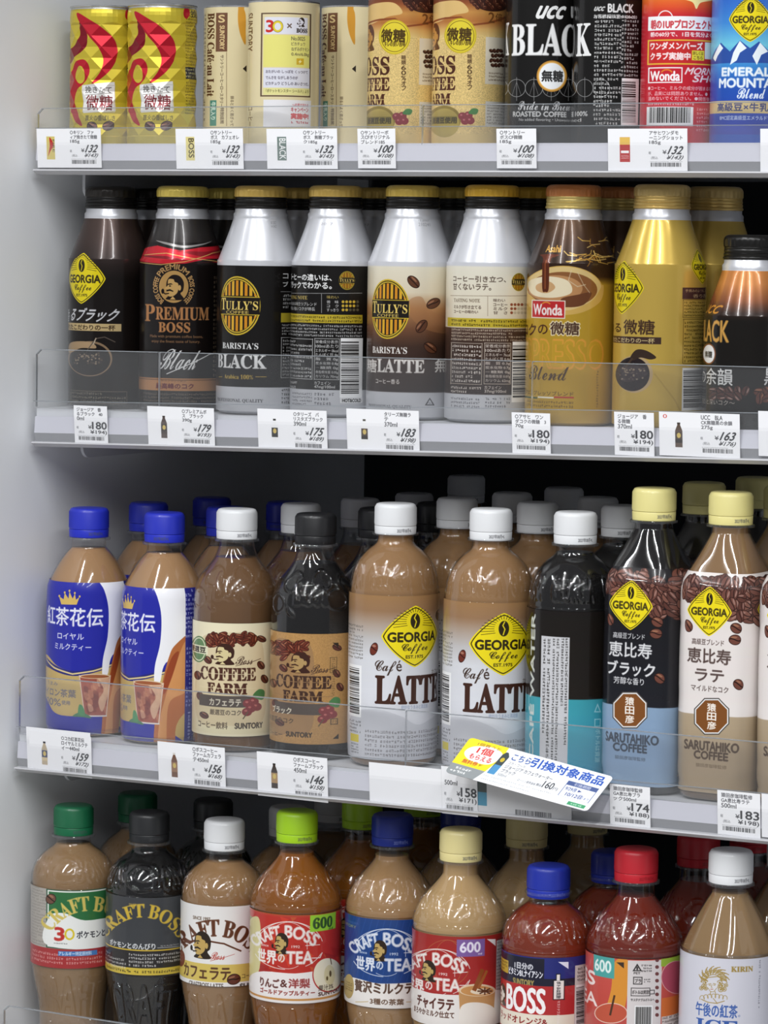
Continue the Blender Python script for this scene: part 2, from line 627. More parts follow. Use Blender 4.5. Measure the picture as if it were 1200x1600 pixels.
    def oval(s, cx, cy, hw, hh):
        """striped oval emblem"""
        s.push(cx, cy, hw, hh)
        G, B = '#c9ac34', '#171310'
        s.ell(0, 0, 1, 1, G); s.ell(0, 0, .94, .95, B); s.ell(0, 0, .9, .92, G); s.ell(0, 0, .84, .88, B)
        k = 9
        for i in range(k):
            x = -.8 + 1.6 * i / (k - 1)
            for sg in (-1, 1):
                hgt = .86 * math.sqrt(max(0, 1 - (abs(x) / .86) ** 2))
                if hgt > .3:
                    s.poly([(x - .062, sg * .34), (x + .062, sg * .34), (x + .062, sg * max(.35, .86 * math.sqrt(max(0, 1 - (abs(x + .062) / .86) ** 2)))), (x - .062, sg * max(.35, .86 * math.sqrt(max(0, 1 - (abs(x - .062) / .86) ** 2))))], '#d0a02c' if i % 2 else '#c98522')
        s.rect(-.97, -.3, .97, .3, B)
        s.rect(-.97, -.31, .97, -.285, G); s.rect(-.97, .285, .97, .31, G)
        s.text(serif('T'), -.92, -.25, -.62, .14, '#e0c468', .4)
        s.text(serif('ULLY’S'), -.6, -.16, .9, .14, '#e0c468', .4)
        s.text('COFFEE', -.58, .17, .52, .27, '#e0c468', .2)
        s.pop()


class Skin(Art):
    """artwork wrapped round an upright cylinder; drawn in the photograph's pixel measure and laid out along the arc"""

    def __init__(s, pos, rot, R, z0, z1, bg, ppm=5.0):
        s.pos, s.rot, s.R, s.z0, s.z1 = np.array(pos, float), rot, R / 1000.0, z0 / 1000.0, z1 / 1000.0
        s.A = R_(ARC)
        super().__init__(round(2 * s.A * R * ppm), round((z1 - z0) * ppm), bg)

    def raw(s, x, y):
        x, y = np.broadcast_arrays(np.asarray(x, float), np.asarray(y, float))
        sh = x.shape
        x, y = x.ravel(), y.ravel()
        d = _F[None] * FPX + _Rt[None] * (x - 600)[:, None] - _Up[None] * (y - 800)[:, None]
        o = CAM - s.pos
        a = d[:, 0] ** 2 + d[:, 1] ** 2
        b = d[:, 0] * o[0] + d[:, 1] * o[1]
        c = o[0] ** 2 + o[1] ** 2 - s.R ** 2
        D = np.maximum(b * b - a * c, 0)
        t = (-b - np.sqrt(D)) / a
        p = o[None] + d * t[:, None]
        cr, sr = math.cos(-s.rot), math.sin(-s.rot)
        px, py = p[:, 0] * cr - p[:, 1] * sr, p[:, 0] * sr + p[:, 1] * cr
        phi = np.arctan2(px, -py)
        u = (phi + s.A) / (2 * s.A) * s.w
        v = (s.z1 - p[:, 2]) / (s.z1 - s.z0) * s.h
        return u.reshape(sh), v.reshape(sh)


def face_rot(x, y):
    """turn that points a thing's front (local -Y) at the lens"""
    return math.atan2(CAM[0] - x, -(CAM[1] - y))

# ------------------------------------------------------------------ the cooler: walls, floor, shelves
XL, XR = -0.304, 0.80
WALL = pm('painted_steel', '#eef0f3', 0.55, noise=0.06, nscale=6, bump=0.15)
DARK = pm('dark_back_panel', '#26272a', 0.6, noise=0.3, nscale=12)
WHITE = pm('white_shelf_steel', '#c9cbd0', 0.4, noise=0.05, nscale=20)
RAIL = pm('price_rail_plastic', '#c6c6d0', 0.35, noise=0.03, nscale=30)
LIP = pm('rail_lip_plastic', '#c2c2c6', 0.3, noise=0.05, nscale=30)
GROOVE = pm('rail_groove_plastic', '#8f9094', 0.45, noise=0.05, nscale=30)
GUARD = clear_plastic('clear_acrylic', haze=0.018, rough=0.06)
COVER = clear_plastic('clear_rail_cover', haze=0.02, rough=0.1)
EDGE = pm('acrylic_cut_edge', '#b4b9be', 0.25, trans=0.6, noise=0.02)

box('wall_left', (-0.335, -0.22, 0.25), (-0.3095, 0.62, 2.05), WALL, bev=0.004, kind='structure')
box('light_block_wall_right', (0.805, -0.22, 0.25), (0.83, 0.62, 2.05), WALL, bev=0.004, kind='structure')  # unseen wall, added to keep light from the open right off the back rows
box('wall_back', (-0.3095, 0.50, 0.25), (0.805, 0.53, 2.05), DARK, kind='structure')
box('ceiling', (-0.3095, -0.05, 1.80), (0.805, 0.50, 1.83), WHITE, kind='structure')
box('floor', (-3, -4, -0.02), (3, 0.62, 0.0), pm('shop_floor_tile', '#b9b6b0', 0.3, noise=0.1, nscale=3), kind='structure')
box('baseboard_back', (-0.3095, 0.02, 0.0), (0.805, 0.50, 0.25), DARK, kind='structure')

RAILS = {1: (.0022, 0.0), 2: (-.0013, .016), 3: (-.002, .010), 4: (-.002, .008)}
SHELF = {1: (0.0, 1.508, 0.0), 2: (0.0, 1.3145, 0.008), 3: (-0.019, 1.0675, 0.004), 4: (-0.036, 0.828, 0.004)}


def shelf(n, gl, gr, joints, label):
    """gl / gr: guard height in metres at the left end and 0.6 m along"""
    Y0, z0, tl = SHELF[n]
    root = empty('shelf', (XL, Y0, z0 + tl * XL))
    tag(root, label, 'shelf', 'shelves in the cooler')
    W = XR - XL
    mm = lambda pts: [(a / 1000, b / 1000) for a, b in pts]
    ro, rt = RAILS[n]
    rz = ro * 1000 - rt * (-0.02 - XL) * 1000       # the clipped-on rail sits a little askew
    rm = lambda pts: [(a / 1000, (b + rz) / 1000) for a, b in pts]
    rl = tl + rt
    extrude_x('shelf_plate', mm([(1, 0), (490, 0), (490, -14), (1, -14)]), 0, W, WHITE, root, tl)
    extrude_x('price_rail', rm([(0.7, -.2), (-0.9, -.2), (-2.1, -12.6), (0.7, -12.6)]), 0, W, RAIL, root, rl)
    extrude_x('rail_groove', rm([(0.7, -12.6), (-2.1, -12.6), (-0.4, -19.0), (0.7, -19)]), 0, W, GROOVE, root, rl)
    extrude_x('rail_lip', rm([(5, -17), (0.7, -17), (0.7, -19), (-5.6, -19.2), (-5.8, -20.2), (-1, -23), (5, -23.3)]), 0, W, LIP, root, rl)
    extrude_x('rail_cover', rm([(-3.3, 11), (-3.0, 11), (-5.1, -19.1), (-5.4, -19.1)]), 0, W, COVER, root, rl)
    extrude_x('cover_edge', rm([(-3.5, 11.6), (-2.8, 11.6), (-2.8, 11), (-3.5, 11)]), 0, W, EDGE, root, rl)
    ends = [0.0] + joints + [W]
    for a, b in zip(ends[:-1], ends[1:]):
        a += 0.0006; b -= 0.0006
        ha, hb = gl + (gr - gl) * a / 0.6, gl + (gr - gl) * b / 0.6
        y0, y1 = -0.0012, 0.0004
        c_ = .004 if a < .01 else .0007
        q = [(a, 0.0005 + tl * a), (b, 0.0005 + tl * b), (b, hb + tl * b), (a + c_, ha + tl * a), (a, ha - c_ + tl * a)]
        v = [(x, y0, z) for x, z in q] + [(x, y1, z) for x, z in q]
        k = len(q)
        f = [tuple(range(k)), tuple(range(k, 2 * k))[::-1]] + [(i, i + k, (i + 1) % k + k, (i + 1) % k) for i in range(k)]
        g = mesh_obj('front_guard', v, f, GUARD, root)
        w = 0.0006
        e = [(a, tl * a + .001), (a, ha - c_ + tl * a), (a + c_, ha + tl * a), (b, hb + tl * b), (b, hb - w + tl * b), (a + c_ + .0005, ha - w + tl * a), (a + w * .5, ha - c_ - .0005 + tl * a), (a + w * .5, tl * a + .001)]
        k = 8
        v = [(x, y0 - .0003, z) for x, z in e] + [(x, y1 + .0003, z) for x, z in e]
        quads = [(0, 1, 6, 7), (1, 2, 5, 6), (2, 3, 4, 5)]
        f = quads + [tuple(i + k for i in reversed(qd)) for qd in quads] + [(i, i + k, (i + 1) % k + k, (i + 1) % k) for i in range(k)]
        mesh_obj('guard_edge', v, f, EDGE, g)
    # side bracket with rounded lower front corner
    pr = [(30, -14), (30, -30)] + [(30 + 8 - 8 * math.cos(t), -30 - 8 * math.sin(t)) for t in np.linspace(0.2, 1.57, 6)] + [(400, -38), (400, -14)]
    extrude_x('bracket', mm(pr), 0.020, 0.0225, WHITE, root)
    return root


shelf(1, 0.0285, 0.029, [0.33, 0.66], 'topmost shelf with clear front guard, carrying the short coffee cans')
shelf(2, 0.0447, 0.0456, [0.111, 0.42, 0.74], 'second shelf from the top, carrying the aluminium bottle cans')
shelf(3, 0.0454, 0.0462, [0.335, 0.66], 'third shelf from the top, with the slanted offer card in its rail')
shelf(4, 0.036, 0.036, [0.31, 0.62], 'lowest shelf, only its clear guard showing at the bottom left corner')

# ------------------------------------------------------------------ price tags


class Flat(Art):
    """a flat card, drawn in units of its own width and height (0..1)"""

    def raw(s, x, y):
        return np.asarray(x, float) * s.w, np.asarray(y, float) * s.h


def card_mesh(name, w, h, t, mat, rc=0.0):
    if rc:
        pts = []
        for cx, cy, a in ((w / 2 - rc, -h / 2 + rc, -90), (w / 2 - rc, h / 2 - rc, 0), (-w / 2 + rc, h / 2 - rc, 90), (-w / 2 + rc, -h / 2 + rc, 180)):
            for k in range(5):
                q = R_(a + 22.5 * k); pts.append((cx + rc * math.cos(q), cy + rc * math.sin(q)))
    else:
        pts = [(-w / 2, -h / 2), (w / 2, -h / 2), (w / 2, h / 2), (-w / 2, h / 2)]
    n = len(pts)
    v = [(x, 0, z) for x, z in pts] + [(x, t, z) for x, z in pts]
    f = [tuple(range(n)), tuple(range(2 * n - 1, n - 1, -1))] + [(i, i + n, (i + 1) % n + n, (i + 1) % n) for i in range(n)]
    uv = []
    for fc in f:
        for i in fc:
            x, z = pts[i % n]
            uv.append(((x + w / 2) / w, (z + h / 2) / h))
    return mesh_obj(name, v, f, mat, None, None, uv)


TAGN = [0]


def price_tag(n, x0, y0, x1, y1, label, lines=(), price='', tax='', thumb=None, ital=True, dy=0.0, bg='#e9e9ec', art=None, rc=0.0, name='price_tag', cat='price tag', group='paper price tags in the shelf rails', skew=0.0):
    Y0, z0, tl = SHELF[n]
    yc = Y0 - 0.0037 + dy
    a, b = on_y(x0, (y0 + y1) / 2, yc), on_y(x1, (y0 + y1) / 2, yc)
    xm = (x0 + x1) / 2
    t, u = on_y(xm, y0, yc), on_y(xm, y1, yc)
    w, h = b[0] - a[0], t[2] - u[2]
    k = 3.6
    A = Flat((x1 - x0) * k, (y1 - y0) * k, bg)
    wide = thumb is not None
    X = (lambda q: q) if wide else (lambda q: (q - 0.48) / 0.5)
    if art:
        art(A)
    elif price:
        for i, (s, yy) in enumerate(zip(lines, (.05, .165, .285))):
            wd_ = min(.052 * sum(1.0 if ord(c) > 255 else .68 for c in s), .43)
            A.text(s, X(.525), yy, X(.525 + wd_), yy + .10, '#38383c', bold=.45)
        A.text('軽', X(.515), .54, X(.545), .61, '#55555a')
        A.text('¥', X(.69), .51, X(.74), .60, '#3a3a3e', bold=.6)
        A.text(price, X(.75), .42, X(.965), .605, '#242428', bold=1.3, shear=.28 if ital else 0)
        A.text('(税込', X(.545), .655, X(.63), .735, '#55555a')
        A.text('¥' + tax + ')', X(.72), .635, X(.965), .755, '#303034', bold=.7, shear=.2 if ital else 0)
        A.fine(X(.53), .765, X(.94), .795, 1, '#6a6a6e', .7)
        A.barcode(X(.515), .80, X(.945), .905, bg=None, fg='#3a3a3c', digits=False)
        if wide: thumb(A)
    TAGN[0] += 1
    o = card_mesh(name, w, h, 0.0003, printed('tag_paper_%d' % TAGN[0], A.image('tag_art_%d' % TAGN[0]), 0.5, 0, 0.15), rc)
    c = (a + b) / 2
    o.location = (c[0], yc, (t[2] + u[2]) / 2)
    o.rotation_euler = (math.atan(2.1 / 30.1), -tl + skew, 0)
    tag(o, label, cat, group)
    return o


def th_box(colour, marks):
    def f(A):
        A.rect(.15, .2, .28, .79, colour)
        for m in marks: m(A)
    return f


def th_bottle(body, cap, lab, lab2=None):
    def f(A):
        A.rect(.225, .235, .265, .28, cap)
        A.poly([(.23, .28), (.26, .28), (.29, .42), (.29, .80), (.2, .80), (.2, .42)], body)
        A.rect(.2, .45, .29, .68, lab)
        A.ell(.245, .53, .025, .06, '#c9b060')
        if lab2: A.rect(.2, .62, .29, .7, lab2)
    return f


F_, G_ = '#b3261e', '#cdbb6a'
price_tag(1, 58, 201, 158, 262, 'wide price tag reading 132 with gold can picture, at left end of top rail', ('○キリン　ファ', 'ィア挽きたて微糖', '185g'), '132', '143',
          th_box(G_, [lambda A: A.curve([(.2, .22), (.26, .4), (.2, .6), (.17, .7), (.2, .45)], F_), lambda A: A.text('FIRE', .245, .28, .275, .6, '#333', rot=90)]))
price_tag(1, 275, 201, 380, 264, 'wide price tag reading 132 with cream can picture lettered down its side', ('○サントリー', 'ボス　カフェオレ', '185g'), '132', '143',
          th_box('#d8cc8a', [lambda A: A.text('BOSS', .19, .24, .27, .72, '#3a3020', rot=90, bold=.6)]))
price_tag(1, 417, 201, 527, 264, 'wide price tag reading 132 with dark can picture, below the yellow panel can', ('○サントリー', 'ボス　無糖ブラッ', 'ク185g'), '132', '143',
          th_box('#6d7d78', [lambda A: A.text('BLACK', .18, .24, .27, .76, '#e8e8e8', rot=90, bold=.8)]))
price_tag(1, 559, 201, 618, 263, 'narrow price tag reading 100, left one of the two narrow tags on top rail', ('○サントリーボ', 'スCFオリジナル', 'ブレンド185'), '100', '108')
price_tag(1, 776, 201, 838, 263, 'narrow price tag reading 100, right one of the two narrow tags on top rail', ('○サントリー', 'ボスCF微糖', '185g'), '100', '108')
price_tag(1, 950, 201, 1074, 267, 'wide price tag reading 132 with red can picture, below the red can', ('アサヒワンダモ', 'ーニングショット', '185g'), '132', '143',
          th_box('#b02a2a', [lambda A: A.rect(.15, .2, .28, .38, '#d9b35a'), lambda A: A.rect(.165, .52, .265, .58, '#eee'), lambda A: A.fine(.165, .62, .265, .72, 2, '#f0dcdc')]), ital=True)
price_tag(1, 1188, 201, 1260, 268, 'price tag cut off by the right edge on top rail, only its blank side showing')
price_tag(2, 116, 634, 168, 694, 'narrow price tag reading 180, at left end of second rail', ('ジョージア　香', 'るブラック　40', '0ml'), '180', '194', ital=False)
price_tag(2, 231, 636, 335, 698, 'wide price tag reading 179 with dark bottle can picture', ('○プレミアムボ', 'ス　ブラック', '390g'), '179', '193', th_bottle('#4a3a36', '#3a3330', '#2a211f', '#3c302c'))
price_tag(2, 403, 640, 511, 705, 'wide price tag reading 175 with black bottle can picture', ('○タリーズ　バ', 'リスタズブラック', '390ml'), '175', '189', th_bottle('#e6e6e8', '#30302c', '#2b2a28'))
price_tag(2, 542, 640, 655, 708, 'wide price tag reading 183 with white-shouldered bottle can picture', ('タリーズ無糖ラ', 'テ', '370ml'), '183', '198', th_bottle('#e9e9ea', '#55534c', '#4a3c34', '#2d2622'))
price_tag(2, 800, 645, 860, 709, 'narrow price tag reading 180 below the brown coffee cup bottle can', ('○アサヒ　ワン', 'ダコクの微糖　3', '70g'), '180', '194', ital=False)
price_tag(2, 960, 644, 1022, 712, 'narrow price tag reading 180 below the plain gold bottle can', ('ジョージア　香', 'る微糖', '370ml'), '180', '194', ital=False)


def th_ucc(A):
    th_bottle('#5a4a40', '#3c342e', '#4a3c34', '#2c2624')(A)
    A.ring(.075, .1, .025, .045, .012, '#c8342c')


price_tag(2, 1030, 645, 1156, 714, 'wide price tag reading 163 with a small red ring printed in its corner', ('UCC　BLA', 'CK無糖黒の余韻', '275g'), '163', '176', th_ucc)
price_tag(2, 1185, 643, 1260, 714, 'price tag cut off by the right edge on second rail, only its blank side showing')
price_tag(3, 42, 1140, 142, 1208, 'blank white card behind the price tag reading 159, its left and top edges peeping out', dy=0.0006)
price_tag(3, 46, 1146, 143, 1211, 'wide price tag reading 159 with milk tea bottle picture, at left end of third rail', ('○コカ紅茶花伝', 'ロイヤルミルクテ', 'ィー440ml'), '159', '172', th_bottle('#b5a58c', '#34343c', '#3a4060', '#c9b690'), skew=.01)
price_tag(3, 247, 1163, 352, 1231, 'wide price tag reading 156 with brown bottle picture', ('○ボスコーヒー', 'ファームカフェラ', 'テ450ml'), '156', '168', th_bottle('#6d4a38', '#cfcac4', '#8f6a50'))
price_tag(3, 402, 1179, 512, 1249, 'wide price tag reading 146 with dark bottle picture', ('○ボスコーヒー', 'ファームブラック', '450ml'), '146', '158', th_bottle('#33241c', '#26201c', '#a5845a'))
price_tag(3, 577, 1196, 690, 1264, 'entirely blank white card in the third rail below the coffee latte bottle')
price_tag(3, 690, 1199, 746, 1274, 'narrow price tag reading 158 beside the blank card, half under the slanted offer card', ('', '', '500ml'), '158', '171', ital=False)


def card_art(A):
    A.rect(.03, .42, .13, .78, '#3f8fae'); A.rect(.03, .1, .13, .45, '#39443f'); A.rect(.05, 0, .11, .1, '#ddd')
    A.barcode(.4, .78, .82, .95, bg=None, fg='#47474a', digits=False)


price_tag(3, 741, 1215, 893, 1280, 'grey-white rounded card with a barcode, sticking out from beneath the slanted offer card', art=card_art, bg='#dcdcde', rc=.004, name='shelf_card', cat='card', group=None, dy=0.0006)
price_tag(3, 953, 1227, 1016, 1293, 'narrow price tag reading 174 below the black bottle with octagon emblem', ('猿田彦珈琲監修', 'GA恵比寿ブラ', 'ック500ml'), '174', '188', ital=False)
price_tag(3, 1121, 1237, 1188, 1307, 'narrow price tag reading 183 near right end of third rail', ('猿田彦珈琲監修', 'GA恵比寿ラテ', '500ml'), '183', '198', ital=False)
price_tag(3, 1190, 1243, 1262, 1312, 'price tag cut off by the right edge on third rail, only its blank side showing')


def offer_card():
    A = Flat(760, 270, '#eceef2')
    A.poly([(0, 0), (.30, 0), (.235, .72), (-.1, .72)], '#f0dc28'); A.poly([(-.1, .72), (.235, .72), (.20, 1), (-.1, 1)], '#8f9496')
    A.fine(.02, .76, .2, .95, 2, '#f2f2f2')
    A.curve([(.06, .2), (.18, .1), (.265, .2), (.25, .45), (.2, .56), (.09, .55), (.03, .4)], '#f6f0f0')
    A.text('1個買うと', .075, .06, .235, .14, '#8a3a2a')
    A.text('1個', .10, .16, .20, .34, '#cf2a26', bold=1.2); A.text('もらえる', .075, .37, .225, .5, '#cf2a26', bold=1)
    A.text('無料券', .055, .55, .16, .66, '#c9652a', bold=1); A.fine(.17, .56, .225, .66, 1, '#a06020')
    A.text('こちら', .335, .10, .46, .27, '#2a4f9a', bold=1); A.text('引換対象商品', .465, .06, .965, .30, '#2552b0', bold=2)
    A.rect(.275, .0, .30, .12, '#e8e8e8'); A.poly([(.265, .2), (.28, .12), (.295, .12), (.315, .22), (.30, .72), (.25, .72)], '#3a4648'); A.poly([(.262, .48), (.308, .48), (.30, .74), (.25, .74)], '#4a8fc0'); A.ell(.287, .33, .014, .06, '#c9b030')
    A.text('コカ・コーラ', .335, .32, .45, .39, '#55565c'); A.text('ジョージア カフェウォーター', .33, .41, .66, .51, '#3f4046', bold=.4)
    A.text('ブラック', .325, .53, .42, .63, '#3f4046', bold=.4); A.text('500ml', .32, .66, .38, .73, '#6a6b70')
    A.text('ローソン標準価格', .46, .66, .585, .73, '#55565c'); A.text('税込', .59, .65, .625, .72, '#45464c', bold=.4); A.text('160', .63, .54, .70, .72, '#38393e', bold=.8); A.text('円', .705, .64, .735, .72, '#45464c')
    A.fine(.24, .78, .72, .84, 1, '#8a8b90', .6); A.fine(.24, .88, .62, .94, 1, '#8a8b90', .6)
    A.rect(.76, .38, .97, .49, '#44588e'); A.text('引換期間', .81, .395, .92, .475, '#e8e8f0')
    A.frame_rect(.76, .38, .97, .80, .004, '#44588e')
    A.text('9/29㊊', .775, .52, .85, .63, '#3a4a86', bold=.5); A.text('▶', .86, .54, .885, .61, '#3a4a86'); A.text('10/12㊐', .80, .65, .915, .77, '#3a4a86', bold=.6); A.text('まで', .925, .69, .96, .75, '#3a4a86')
    A.rect(.85, .87, .97, .96, '#3f9a68'); A.fine(.87, .885, .95, .945, 1, '#d8f0e0')
    yt, yb = SHELF[3][0] - .0065, SHELF[3][0] - .027
    TL, TR = on_y(735, 1152, yt), on_y(959, 1214, yt)
    BL, BR = on_y(695, 1206, yb), on_y(917, 1268, yb)
    nrm = np.cross(TR - TL, BL - TL); nrm /= np.linalg.norm(nrm)
    if nrm[1] > 0: nrm = -nrm
    c = (TL + TR + BL + BR) / 4
    uvs = [(0, 0), (1, 0), (1, 1), (0, 1)]
    P, U = [], []
    # rounded corners laid out in the card's own plane
    r = (0.028, 0.075)
    for (u, v), a in zip(((1, 0), (1, 1), (0, 1), (0, 0)), (-90, 0, 90, 180)):
        cu, cv = (u - r[0] if u else r[0]), (v - r[1] if v else r[1])
        for k in range(5):
            q = R_(a + 22.5 * k)
            uu, vv = cu + r[0] * math.cos(q), cv + r[1] * math.sin(q)
            U.append((uu, vv))
            P.append(BL * (1 - uu) * (1 - vv) + BR * uu * (1 - vv) + TR * uu * vv + TL * (1 - uu) * vv - c)
    n = len(P)
    v = [tuple(p) for p in P] + [tuple(p - nrm * .0004) for p in P]
    f = [tuple(range(n)), tuple(range(2 * n - 1, n - 1, -1))] + [(i, i + n, (i + 1) % n + n, (i + 1) % n) for i in range(n)]
    uv = [U[i % n] for fc in f for i in fc]
    o = mesh_obj('offer_card', v, f, printed('offer_card_print', A.image('offer_card_art'), .3, 0, .4), None, None, uv)
    o.location = tuple(c)
    tag(o, 'slanted white and yellow offer card with blue lettering, leaning out of the third rail', 'card')


offer_card()

# ------------------------------------------------------------------ containers
CAPS = {}
CLEAR_NECK = clear_plastic('clear_pet_neck', tint=(.93, .94, .95), haze=.03, rough=.03, ior=1.55)


def screw_cap(parent, colour, z, h=22.0, r0=14.7, r1=15.2, date=True, ink='#4a4a4e'):
    key = (colour, h, r0, r1)
    if key not in CAPS:
        M = pm('cap_plastic_' + colour, colour, 0.38, noise=0.04, nscale=60, sss=0.0, coat=.15)
        seg = 116
        rib = lambda p, r, zz: r + (0.5 if (7.4 < zz < h - 2.2 and int(round((p + math.pi) / (2 * math.pi) * seg)) % 2 == 0) else 0.0)
        c = lathe('cap', [(r1 - .4, 6.2), (r1, 6.5), (r1, 7.2), (r0 + .1, 7.5), (r0, h - 3), (r0 - .25, h - 1.6), (r0 - .9, h - .6), (r0 - 2.2, h - .1), (r0 - 3.2, h), (2, h)], M, None, seg, 50, rad=rib)
        A = Art(R_(ARC) * 2 * r1 * 5, 30, colour)
        A.text('2027年08月+L', A.w * .52, 7, A.w * .72, 21, ink, bold=.3)
        b = lathe('tamper_band', [(r1 - .9, 0), (r1 - .2, .3), (r1, 5.6), (r1 - .3, 6.1)], printed('band_' + colour, A.image('band_' + colour), .4, 0, .1), None, 66, 40)
        CAPS[key] = (c.data, b.data)
        bpy.data.objects.remove(c); bpy.data.objects.remove(b)
    a, b = CAPS[key]
    o = link(bpy.data.objects.new('cap', a), parent); o.location = (0, 0, z / 1000)
    q = link(bpy.data.objects.new('tamper_band', b), o)
    return o


def prof_r(prof, z):
    p = np.array(prof)
    return float(np.interp(z, p[:, 1], p[:, 0]))


def pet_bottle(name, label, pos, rot, prof, ring, capz, liquid, fill, lab, art_img, cap, emboss=None, rad=None, group=None, cap_h=22.0, cap_r=14.9, lab_rough=.3, lab_coat=.4, trans=0.0, seg=56, ink='#4a4a4e'):
    """prof: outline (r, z) in mm from the base; ring: height of the neck ring; lab: (z0, z1) of the label"""
    root = empty(name, pos, rot)
    tag(root, label, 'bottle', group)
    P = spline(prof, 5)
    lab_pr = None
    body_m = clear_plastic('clear_pet_' + (emboss.name if emboss else 'plain'), tint=(.95, .95, .95), haze=.004, rough=.04, ior=1.75, art=emboss)
    lathe('body', P, body_m, root, seg, 60, rad=rad)
    L = [(max(r - .9, .5), z) for r, z in P if z < fill] + [(max(prof_r(P, fill) - .9, .5), fill), (.5, fill + .2)]
    L[0] = (L[0][0], L[0][1] + .6)
    lq = pm('drink_' + liquid + ('t' if trans else ''), liquid, .12, coat=0.0, noise=0.05, nscale=30, trans=trans, ior=1.34)
    lathe('drink', L, lq, root, seg, 60, rad=rad)
    zs = np.linspace(lab[0], lab[1], 26)
    lathe('label', [(prof_r(P, z) + .3, z) for z in zs], art_img if not hasattr(art_img, 'pixels') else printed('print_' + art_img.name, art_img, lab_rough, 0, lab_coat), root, seg, 60, rad=rad, cap0=False, cap1=False)
    lathe('neck_ring', [(13, ring - .2), (16.3, ring + .3), (16.5, ring + 1.2), (16.2, ring + 1.9), (13, ring + 2.3)], CLEAR_NECK, root, 40, 40, cap0=False, cap1=False)
    screw_cap(root, cap, capz, cap_h, cap_r - .3, cap_r + .1, ink=ink)
    return root


CANCAP = {}


def can_cap(parent, top, band, z):
    key = (top, band)
    if key not in CANCAP:
        mt = pm('can_cap_' + top, top, .3, metal=.28, noise=.05, nscale=80)
        mb = pm('can_cap_' + band, band, .3, metal=.25 if band in ('#1b1917', '#1d1b19', '#191716', '#191817') else .45, noise=.05, nscale=80)
        seg = 120
        kn = lambda p, r, zz: r - (0.35 if (8.9 < zz < 13.2 and int(round((p + math.pi) / (2 * math.pi) * seg)) % 4 < 2) else 0.0)
        c = lathe('cap', [(18.9, 8.3), (19.3, 8.5), (19.6, 9.2), (19.6, 12.8), (19.2, 14.2), (18.2, 15.6), (16.6, 16.4), (14.5, 16.6), (2, 16.6)], mt, None, seg, 50, rad=kn)
        b = lathe('cap_band', [(18.6, -.2), (19.4, 0), (19.8, .7), (19.6, 1.6), (19.0, 2.1), (19.3, 2.8), (19.4, 3.8), (18.8, 4.4), (19.2, 5.1), (19.2, 6.3), (18.8, 6.9), (19.1, 7.6), (18.9, 8.3)], mb, None, 64, 50)
        ticks = Art(8, 8, top)
        CANCAP[key] = (c.data, b.data)
        bpy.data.objects.remove(c); bpy.data.objects.remove(b)
    a, b = CANCAP[key]
    o = link(bpy.data.objects.new('cap', a), parent); o.location = (0, 0, z / 1000)
    link(bpy.data.objects.new('cap_band', b), o)
    return o


CANP = [(27, 0), (29.3, 1.2), (31.0, 3.5), (31.6, 7), (31.6, 60), (31.6, 107.5), (31.2, 111), (29.7, 115.2), (26.4, 124), (23.1, 133), (20.9, 139.6), (20.2, 142)]
NECKP = [(20.2, 142), (20.0, 143), (20.1, 145.5), (18.9, 147.2), (18.9, 150.6), (18.4, 151.2)]
SILVER = pm('brushed_aluminium_neck', '#c8c9ce', .3, metal=.4, noise=.05, nscale=50)


def bottle_can(label, pos, rot, mat, top, band, group=None, scale=None, ktop=None):
    root = empty('bottle_can', pos, rot)
    tag(root, label, 'bottle can', group)
    sq = ktop or 0.0
    body = spline(CANP, 4)
    neck = NECKP
    cz = 149.6
    if ktop:   # the short model: same shoulder, lower body
        body = [(r, z * (108 - ktop) / 108 if z < 108 else z - ktop) for r, z in body]
        neck = [(r, z - ktop) for r, z in neck]
        cz -= ktop
    lathe('body', body, mat, root, 64, 40, zr=(0, body[-1][1]), cap1=False)
    lathe('neck', neck, SILVER, root, 48, 40, cap0=False)
    can_cap(root, top, band, cz)
    return root


RIM = pm('can_rim_steel', '#c9cacc', .25, metal=.9, noise=.05, nscale=60)
COLP = [(23.5, 0), (25, .8), (25.4, 2.2), (25.7, 4.5), (25.9, 7), (25.9, 96), (25.7, 98.5), (25.2, 101.5)]
RIMP = [(25.2, 101.5), (25.1, 102.6), (25.9, 103.2), (25.9, 104.3), (25.0, 104.5), (24.4, 103.5), (24.0, 99.5), (2, 99.5)]


